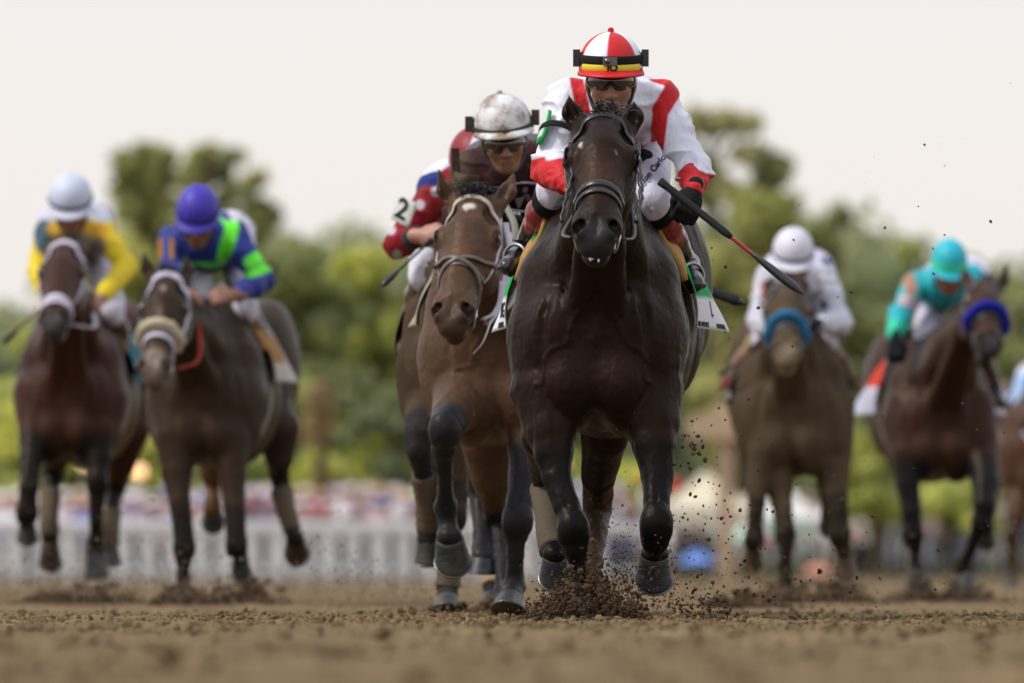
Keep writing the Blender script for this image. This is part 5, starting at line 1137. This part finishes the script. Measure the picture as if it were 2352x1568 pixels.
pp = [blob(1500, 1440, 1330, 52, 45, 38.1, .25, .001, .0042, 4, False), blob(900, 1400, 1270, 34, 60, 38.2, .3, .001, .0035, 4, False), blob(900, 1600, 1395, 55, 26, 38.2, .3, .001, .007, 5, False),
      blob(500, 1520, 1300, 90, 90, 38.3, .5, .001, .005, 5, False), blob(40, 1590, 1035, 26, 45, 38., .2, .003, .013, 2, False), blob(26, 1640, 1240, 60, 60, 37.9, .2, .003, .012, 2, False),
      blob(260, 1640, 1150, 130, 130, 38.3, .9, .001, .006, 5, False), blob(220, 1800, 1350, 200, 60, 38.6, 1.2, .001, .009, 4, False), blob(120, 1950, 700, 220, 260, 38.3, 1.5, .001, .006, 5, False),
      blob(160, 1240, 1380, 60, 40, 38., .2, .001, .005, 4, False), blob(120, 2000, 1150, 200, 180, 38.5, 1.5, .001, .005, 5, False), blob(10, 1350, 1300, 500, 200, 37.5, .8, .001, .004, 5, False)]
P = np.vstack([p for p, _ in pp]); R = np.concatenate([r for _, r in pp])
clods('flying_soil', P, R, 'flecks of soil flying in the air beside the leading horse', col=SOILD, seed=4)
pp = []
for cx, Y, hgt, wd in ((225, 57.5, 26, 60), (110, 57.5, 16, 40), (420, 54.2, 30, 40), (560, 54.6, 36, 60), (1805, 58.2, 34, 55), (1930, 58.6, 30, 40), (2110, 61, 22, 40), (2215, 61.2, 26, 40), (1030, 45, 14, 30), (1150, 45.5, 20, 40), (1700, 50, 22, 60)):
    gy = 1308+CAMH*FPX/Y; pp.append(blob(700, cx, gy+2, wd, hgt, Y, .35, .004, .022, 3))
clods('trampled_soil_spray', np.vstack([p for p, _ in pp]), np.concatenate([r for _, r in pp]), 'low blurred bursts of soil under the chasing horses', col=(.085, .055, .033), seed=6)
# fine dust hanging low behind the runners
N = 60000; Y = rs.uniform(46, 74, N); px = rs.uniform(-150, 2500, N); den = vnoise(np.stack([px/130, Y/3, 0*Y], 1), 1., 31)
kp = den > rs.uniform(-.6, .9, N); px, Y = px[kp], Y[kp]; hgt = .16+.22*np.clip(vnoise(np.stack([px/200, Y/4, 0*Y], 1), 1., 33)+.4+(px > 1400)*.5, 0, 2)
P = np.stack([(px-1176)/FPX*Y, Y, np.abs(rs.normal(0, 1, len(Y)))*hgt*.5], 1)
clods('dust', P, .0016+.0045*rs.uniform(0, 1, len(Y))**3, 'fine brown dust hanging low over the track behind the horses', col=(.17, .125, .08), seed=9)
# ================================================================ trees
lm = bpy.data.materials.new('foliage'); lm.use_nodes = True; t = lm.node_tree; b = t.nodes['Principled BSDF']; at = t.nodes.new('ShaderNodeAttribute'); at.attribute_name = 'Col'
t.links.new(at.outputs['Color'], b.inputs['Base Color']); b.inputs['Roughness'].default_value = .6; b.inputs['Specular IOR Level'].default_value = .2
tr_ = t.nodes.new('ShaderNodeBsdfTranslucent'); ms_ = t.nodes.new('ShaderNodeMixShader'); ms_.inputs[0].default_value = .55
t.links.new(at.outputs['Color'], tr_.inputs['Color']); t.links.new(b.outputs[0], ms_.inputs[1]); t.links.new(tr_.outputs[0], ms_.inputs[2]); t.links.new(ms_.outputs[0], t.nodes['Material Output'].inputs['Surface'])
M_BARK = lambda: mat('bark', rough=.9, spec=.1, bump=.02, bscale=8, mottle=.3, mscale=3)
def tree(px, Y, top, hw_, label, colA=(.085, .12, .028), colB=(.20, .24, .040), sparse=0., base=1150, nl=16, leaf=.20, seed=0, cat='tree', group='trees beyond the track', name='tree'):
    r_ = np.random.RandomState(seed+int(px)); ppm = FPX/Y
    X = (px-1176)/ppm; zt = CAMH-(top-1308)/ppm; zb = max(.15, CAMH-(base-1308)/ppm); wd = hw_/ppm; hh = zt-zb
    rt = root(name, (X, Y, 0), label, cat, group)
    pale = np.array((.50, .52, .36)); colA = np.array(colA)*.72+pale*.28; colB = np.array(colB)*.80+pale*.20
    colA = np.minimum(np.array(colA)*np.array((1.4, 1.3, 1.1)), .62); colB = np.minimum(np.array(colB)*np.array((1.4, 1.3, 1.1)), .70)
    L = []
    for i in range(nl):
        a = i/(nl-1) if nl > 1 else 0
        z = zb+hh*(.08+.86*r_.uniform(0, 1)**.8); zz = (z-zb)/hh
        w_ = wd*(.95 if sparse else math.sqrt(max(.15, 1-(max(0, zz-.35)/.70)**2)))
        L.append((X+r_.uniform(-.85, .85)*w_, Y+r_.uniform(-.6, .6)*wd, z, r_.uniform(.16, .30)*min(wd*1.3, hh)*(1-.22*sparse)))
    L.append((X, Y, zt-.16*min(wd, hh), .17*min(wd*1.3, hh)))
    tb = MB(); th_ = zb+hh*.5
    V, F = tube(spline([(X, Y, -.1), (X+.02*wd, Y, zb), (X-.05*wd, Y, th_), (X, Y, zt-.1*hh)], 5), np.linspace(.045*hh+.08, .03, 16), 8); tb.add(V, F, (.10, .075, .05))
    for (x, y, z, r) in L:
        zs = max(zb*.6, z-r_.uniform(.6, 1.)*abs(x-X)-.3*r); V, F = tube(spline([(X, Y, zs), ((x+X)/2, (y+Y)/2, zs*.4+z*.6), (x, y, z)], 4), np.linspace(.02*hh+.02, .015, 9), 6); tb.add(V, F, (.10, .075, .05))
    tb.build('trunk', M_BARK(), rt)
    Vs = []; Cs = []
    for (x, y, z, r) in L:
        n = int(min(3400, 150*(r/leaf)**2*.17*(1-.3*sparse)))+40
        d = r_.normal(size=(n, 3)); d /= np.linalg.norm(d, axis=1)[:, None]; rad = r*(.45+.65*r_.uniform(0, 1, n)**.35)
        c = np.array([x, y, z])+d*rad[:, None]*np.array([1.15, 1., .85])
        c = c+.5*r*np.stack([vnoise(c, 1.5/r, k) for k in range(3)], 1)+.22*r*np.stack([vnoise(c, 3.7/r, k+5) for k in range(3)], 1)
        nn = d+.38*r_.normal(size=(n, 3))+np.array([0, 0, .35]); a = np.cross(nn, r_.normal(size=(n, 3))); a /= np.linalg.norm(a, axis=1)[:, None]; e = np.cross(a, nn); e /= np.linalg.norm(e, axis=1)[:, None]
        sz = leaf*r_.uniform(.6, 1.3, n)[:, None]
        Vs.append(np.stack([c+a*sz, c+e*sz*.55, c-a*sz, c-e*sz*.55], 1).reshape(-1, 3))
        tone = r_.uniform(0, 1); mixv = np.clip(r_.normal(tone, .22, n), 0, 1)[:, None]
        Cs.append(np.repeat(np.array(colA)*(1-mixv)+np.array(colB)*mixv, 4, 0))
    V = np.vstack(Vs); V[:, 2] = np.maximum(V[:, 2], .05); n = len(V)//4
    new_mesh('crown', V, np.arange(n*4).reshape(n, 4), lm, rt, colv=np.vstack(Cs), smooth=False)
    return rt
DG, LG, YG, OL = (.14, .19, .10), (.32, .39, .11), (.54, .57, .10), (.34, .35, .13)
tree(330, 250, 335, 75, 'tall open-crowned tree rising above the rest at left', OL, (.17, .20, .05), .45, 640, 24, .22, 1)
tree(480, 255, 332, 80, 'airy tree with thin separate clumps right of the tallest one', (.16, .21, .10), OL, .75, 700, 17, .22, 9)
tree(590, 258, 400, 75, 'thin tree with a ragged crown above the blue-capped jockey\'s back', (.16, .20, .10), OL, .8, 720, 15, .22, 5)
tree(60, 245, 765, 150, 'low broad tree at the far left edge', LG, YG, 0, 1150, 12, .22, 3)
tree(270, 250, 540, 130, 'yellow-green tree behind the two left jockeys', OL, YG, .1, 1150, 22, .22, 4)
tree(480, 252, 560, 140, 'bushy tree behind the blue and green jockey', (.16, .22, .07), YG, 0, 1150, 22, .22, 6)
tree(700, 250, 560, 140, 'round green tree left of the number 2 jockey', DG, (.17, .22, .03), 0, 1150, 24, .22, 8)
tree(880, 256, 572, 130, 'green tree directly behind the number 2 jockey', (.12, .17, .07), YG, 0, 1150, 24, .22, 9)
tree(1050, 260, 600, 140, 'tree hidden mostly by the white-bridled brown horse', DG, LG, 0, 1150, 16, .22, 10)
tree(1300, 262, 620, 160, 'tree standing behind the leading horse', DG, LG, 0, 1150, 16, .22, 11)
tree(1560, 258, 560, 120, 'tree just right of the leading horse\'s flank', (.14, .19, .08), LG, 0, 1150, 18, .22, 12)
tree(1640, 255, 262, 95, 'sparse pale tree at the leading jockey\'s elbow', (.28, .28, .16), (.34, .34, .18), .8, 480, 16, .22, 13)
tree(1745, 256, 335, 70, 'sparse tree with one loose clump above the riding crop', (.22, .24, .14), (.30, .32, .16), .7, 520, 13, .22, 14)
tree(1720, 250, 440, 150, 'large bright green tree above the white-capped jockey', OL, (.22, .25, .04), 0, 1150, 26, .22, 15)
tree(1925, 252, 478, 120, 'dark topped tree between the white and turquoise jockeys', DG, (.16, .19, .04), 0, 1150, 24, .22, 16)
tree(2090, 254, 560, 110, 'mid green tree left of the turquoise jockey', DG, LG, 0, 1150, 20, .22, 17)
tree(2230, 258, 600, 100, 'thin grey-green tree behind the turquoise cap', (.24, .26, .16), (.32, .34, .18), .7, 800, 10, .22, 18)
tree(2330, 250, 640, 120, 'broad tree at the right edge of the picture', (.15, .20, .09), LG, .1, 1200, 20, .22, 19)
tree(2180, 247, 760, 130, 'dense tree behind the royal blue noseband', DG, LG, 0, 1200, 18, .22, 20)
# the wood behind, one mass
r_ = np.random.RandomState(99); Vs = []; Cs = []
for k in range(90):
    px = -80+2540*k/89+r_.normal(0, 20); Y = r_.uniform(285, 305); ppm = FPX/Y; top = (800 if px < 200 else 640+40*math.sin(k*.7)) if px < 2100 else 720
    for py in np.arange(top, 1300, 90):
        r = r_.uniform(.9, 1.5); x = (px-1176)/ppm; z = CAMH-(py+r_.normal(0, 20)-1308)/ppm; n = 230; d = r_.normal(size=(n, 3)); d /= np.linalg.norm(d, axis=1)[:, None]
        c = np.array([x, Y, z])+d*(r*r_.uniform(.3, 1.1, n)**.6)[:, None]; nn = d+.5*r_.normal(size=(n, 3))+np.array([0, 0, .35]); a_ = np.cross(nn, r_.normal(size=(n, 3))); a_ /= np.linalg.norm(a_, axis=1)[:, None]; e = np.cross(a_, nn); e /= np.linalg.norm(e, axis=1)[:, None]
        sz = .24*r_.uniform(.6, 1.3, n)[:, None]; Vs.append(np.stack([c+a_*sz, c+e*sz*.55, c-a_*sz, c-e*sz*.55], 1).reshape(-1, 3)); tone = r_.uniform(0, 1)
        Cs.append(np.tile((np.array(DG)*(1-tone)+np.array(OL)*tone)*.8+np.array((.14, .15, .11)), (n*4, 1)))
V = np.vstack(Vs); V[:, 2] = np.maximum(V[:, 2], .05); n = len(V)//4
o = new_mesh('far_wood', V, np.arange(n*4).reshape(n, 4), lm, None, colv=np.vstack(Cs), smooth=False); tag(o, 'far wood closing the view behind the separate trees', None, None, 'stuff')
for i, (px, Y, tp, hw_, lb, ca, cb) in enumerate((
    (40, 232, 930, 110, 'yellow-green bush at the left edge behind the fence', LG, YG), (330, 234, 1000, 80, 'bright bush between the two left horses', YG, (.34, .37, .03)),
    (560, 236, 1060, 100, 'dull green bush behind the dark horse\'s forelegs', DG, LG), (740, 230, 1050, 110, 'brightest yellow-green bush left of the number 2 horse', YG, (.36, .42, .03)),
    (910, 238, 900, 90, 'dark green bush beside the number 2 horse', (.08, .12, .07), DG), (1080, 233, 1000, 90, 'bright bush under the brown horse\'s belly', LG, (.36, .40, .03)),
    (1300, 236, 1050, 110, 'bush seen between the leading horse\'s legs', LG, YG), (1440, 232, 1080, 90, 'yellow bush beside the leading horse\'s right foreleg', LG, YG), (1520, 240, 950, 100, 'dark bush under the leading horse\'s flank', (.08, .12, .08), DG),
    (1850, 240, 900, 130, 'green bush behind the dusty horse', DG, LG), (2010, 230, 1000, 90, 'yellow-green bush between the two right horses', LG, (.30, .34, .03)), (2180, 232, 1080, 110, 'light green bush under the turquoise jockey\'s horse', LG, YG),
    (2330, 236, 960, 80, 'dull bush near the right edge', DG, LG), (180, 238, 900, 110, 'dark bush behind the yellow jockey\'s horse', DG, LG), (640, 240, 860, 110, 'mid green bush above the bright one', DG, LG))):
    tree(px, Y, tp, hw_, lb, ca, cb, 0, 1215, 14, .20, 40+i, 'bush', 'bushes along the back of the enclosure', 'bush')
# ================================================================ enclosure: lawn, fence, crowd, tents, lamps
fen = root('picket_fence', W(0, 1308, 140)*np.array((1, 1, 0)), 'long white picket fence along the far side of the track', 'fence')
A_, B_ = np.array([-8.4, 165.]), np.array([2.0, 178.]); Lf = np.linalg.norm(B_-A_); df = (B_-A_)/Lf
z1 = .86
mp = MB(); npk = 0
for k in range(int(Lf/.60)):
    c = A_+df*k*.60; px_ = 1176+c[0]/c[1]*FPX; V, F = box((c[0], c[1], .38), (.24+.05*(k % 2), .05, .74))
    if px_ > -30 and npk < 100: new_mesh('picket', V, F, M_PAINT(), fen, col=(.64, .64, .64), smooth=False); npk += 1
V, F = tube([(A_[0], A_[1], z1-.05), (B_[0], B_[1], z1-.05)], 1., 8, flat=(.03, .10)); new_mesh('top_rail', V, F, M_PAINT(), fen, col=(.74, .74, .74))
V, F = tube([(A_[0], A_[1]+.03, .16), (B_[0], B_[1]+.03, .16)], 1., 8, flat=(.02, .05)); new_mesh('bottom_rail', V, F, M_PAINT(), fen, col=(.6, .6, .6))
V, F = box((20, 260, -.01), (90, 60, .05)); lw = new_mesh('lawn', V, F, M_FLEECE(), None, col=(.10, .14, .04), smooth=False); lw['kind'] = 'structure'
def man(mb, x, y, col, leg, skin, h, r_):
    S2 = h/1.72; V, F = tube([(x, y, .82*S2), (x, y, 1.1*S2), (x, y, 1.38*S2), (x, y, 1.5*S2)], [.17*S2, .16*S2, .21*S2, .08*S2], 8); mb.add(V, F, col)
    for q in (-1, 1):
        V, F = tube([(x+q*.1, y, 0), (x+q*.1, y, .45*S2), (x+q*.08, y, .86*S2)], [.06, .065, .09], 6); mb.add(V, F, leg)
        a = r_.uniform(-.1, .3); V, F = tube([(x+q*.20*S2, y, 1.42*S2), (x+q*.27*S2, y-.05, 1.12*S2), (x+q*.24*S2, y-.2*a, (.86+a)*S2)], [.06, .05, .035], 6); mb.add(V, F, col if r_.rand() < .5 else skin)
    V, F = tube([(x, y, 1.48*S2), (x, y, 1.56*S2), (x, y, 1.65*S2), (x, y, 1.74*S2)], [.05, .085, .095, .03], 8); mb.add(V, F, skin)
    if r_.rand() < .45: V, F = tube([(x, y, 1.66*S2), (x, y, 1.675*S2), (x, y, 1.68*S2), (x, y, 1.77*S2)], [.19, .19, .10, .07], 10); mb.add(V, F, [(.7, .68, .66), (.6, .5, .35), (.55, .45, .5), (.2, .3, .6)][r_.randint(4)])
r_ = np.random.RandomState(77); mb = MB()
pal = [(.62, .62, .70), (.66, .64, .66), (.60, .58, .64), (.50, .34, .38), (.12, .16, .50), (.36, .10, .13), (.62, .55, .60), (.30, .20, .24), (.10, .10, .14), (.35, .38, .55), (.60, .40, .42), (.7, .7, .72)]
def fence_y(px):
    q = (px-1176)/FPX; k_ = df[0]/df[1]; return (A_[0]-A_[1]*k_)/(q-k_)
for i in range(700):
    px = r_.uniform(-20, 1480) if i < 540 else r_.uniform(1440, 2360)
    y = (fence_y(px)+r_.uniform(4, 34)) if px < 1440 else r_.uniform(232, 262)
    hgt = CAMH+(1308-r_.uniform(1116, 1186)+max(0, px-300)*.012)/FPX*y
    man(mb, (px-1176)/FPX*y, y, pal[r_.randint(len(pal))], [(.03, .03, .05), (.35, .33, .3), (.1, .12, .2)][r_.randint(3)], (.36, .2, .14), min(hgt, 1.85)/1.03, r_)
cw = mb.build('crowd', mat('crowd_clothes', rough=.8)); tag(cw, 'blurred crowd of spectators in pale and coloured clothes behind the fence', None, None, 'stuff')
def tent(px, Y, top, hw_, label, col, col2, eave):
    ppm = FPX/Y; x = (px-1176)/ppm; zt = CAMH-(top-1308)/ppm; ze = CAMH-(eave-1308)/ppm; w_ = hw_/ppm; rt = root('marquee', (x, Y, 0), label, 'tent', 'tents in the enclosure')
    P = [(x-w_, Y-w_, ze), (x+w_, Y-w_, ze), (x+w_, Y+w_, ze), (x-w_, Y+w_, ze)]; n = 8; V = []; F = []
    for i in range(n+1):
        t_ = i/n; k = (1-t_); sag = -.12*math.sin(t_*math.pi)*(zt-ze)
        for (a, b_, c_) in P: V.append((x+(a-x)*k, Y+(b_-Y)*k, ze+(zt-ze)*t_+sag))
    F = [[i*4+k, i*4+(k+1) % 4, (i+1)*4+(k+1) % 4, (i+1)*4+k] for i in range(n) for k in range(4)]; new_mesh('canopy', V, F, M_CLOTH(), rt, col=col, smooth=False)
    G = []; vb = MB()
    for k in range(4):
        a, b_ = np.array(P[k]), np.array(P[(k+1) % 4])
        for j in range(10):
            p, q = a+(b_-a)*j/10, a+(b_-a)*(j+1)/10; dz = A3((0, 0, -.32)); vb.add([p, q, q+dz, (p+q)/2+dz*1.3, p+dz], [[0, 1, 2, 3, 4]], col2 if j % 2 else col)
    vb.build('valance', M_CLOTH(), rt, smooth=False)
    for (a, b_, c_) in P: V, F = tube([(a, b_, 0), (a, b_, ze)], .05, 8); new_mesh('leg', V, F, M_METAL(), rt, col=(.6, .6, .6))
tent(1620, 222, 1078, 120, 'cream pointed marquee right of the leading horse\'s foreleg', (.60, .54, .40), (.62, .60, .55), 1165)
tent(1800, 228, 1100, 95, 'white marquee with green stripes behind the dusty horse', (.62, .60, .58), (.20, .42, .28), 1190)
tent(1930, 232, 1110, 80, 'white marquee with pink valance right of the dusty horse', (.64, .62, .60), (.55, .25, .25), 1205)
tent(1445, 226, 1150, 90, 'pale marquee seen between the leading horse\'s forelegs', (.60, .58, .60), (.5, .42, .46), 1215)
def parasol(px, Y, top, hw_, label, col):
    ppm = FPX/Y; x = (px-1176)/ppm; zt = CAMH-(top-1308)/ppm; w_ = hw_/ppm; rt = root('parasol', (x, Y, 0), label, 'parasol', 'parasols in the enclosure'); V = [(x, Y, zt)]; n = 8
    for r1, dz in ((.5, .35), (1., .8)):
        for k in range(n): th = 2*math.pi*k/n+.2; V.append((x+w_*r1*math.cos(th), Y+w_*r1*math.sin(th), zt-dz*w_*.8))
    F = [[0, 1+k, 1+(k+1) % n] for k in range(n)]+[[1+k, 1+(k+1) % n, 1+n+(k+1) % n, 1+n+k] for k in range(n)]; new_mesh('canopy', V, F, M_CLOTH(), rt, col=col, smooth=False)
    V, F = tube([(x, Y, 0), (x, Y, zt)], .03, 8); new_mesh('pole', V, F, M_METAL(), rt, col=(.5, .5, .5))
parasol(1545, 205, 1100, 30, 'red parasol beside the leading horse\'s right foreleg', (.62, .015, .02)); parasol(1480, 207, 1085, 22, 'orange parasol half hidden by the leading horse\'s right foreleg', (.65, .16, .02))
parasol(1600, 200, 1262, 48, 'light blue parasol low to the right of the leading horse\'s hoof', (.16, .30, .72)); parasol(1745, 210, 1225, 30, 'pink parasol behind the dusty horse\'s left foreleg', (.60, .16, .20)); parasol(1880, 212, 1290, 40, 'salmon parasol behind the dusty horse\'s right foreleg', (.60, .26, .20))
parasol(1690, 215, 1215, 42, 'pale green parasol in front of the marquees', (.28, .48, .36))
# timber gantry
c = W(1665, 1308, 205); rt = root('timber_gantry', (c[0], c[1], 0), 'pale timber post with a short cross beam right of the leading horse', 'post')
V, F = box((c[0], c[1], 1.6), (.30, .3, 3.2)); new_mesh('post', V, F, M_PAINT(), rt, col=(.48, .34, .22), smooth=False); V, F = box((c[0]-.22, c[1]-.25, 2.75), (.95, .2, .42)); new_mesh('cross_beam', V, F, M_PAINT(), rt, col=(.48, .34, .22), smooth=False)
tree(735, 229, 885, 48, 'small copper-brown tree left of the number 2 horse', (.22, .13, .09), (.34, .24, .14), 0, 1060, 10, .20, 61, 'tree', 'bushes along the back of the enclosure', 'copper_tree')
# warm enclosure lamps
for px, py, r, lb in ((195, 1062, .10, 'lit warm lamp left of the white-capped yellow jockey\'s horse\'s foreleg'), (258, 1058, .09, 'lit warm lamp behind the leftmost horse\'s right foreleg'), (296, 1080, .10, 'lit warm lamp left of a close pair between the left horses'), (322, 1082, .10, 'lit warm lamp right of a close pair between the left horses')):
    c = W(px, py, 205); rt = root('lamp_post', (c[0], c[1], 0), ' '.join(lb.split()[:14]), 'lamp', 'lit lamps in the enclosure')
    S_ = SDF(); S_.ell(c, (r, r, r)); S_.build('bulb', .02, mat('lamp_glow', emit=2.2), rt, (1., .60, .30)); V, F = tube([(c[0], c[1], 0), (c[0], c[1], c[2]-r)], .025, 8); new_mesh('pole', V, F, M_METAL(), rt, col=(.1, .1, .1))
for o in list(COL.objects):
    if '_o' in o: del o['_o']
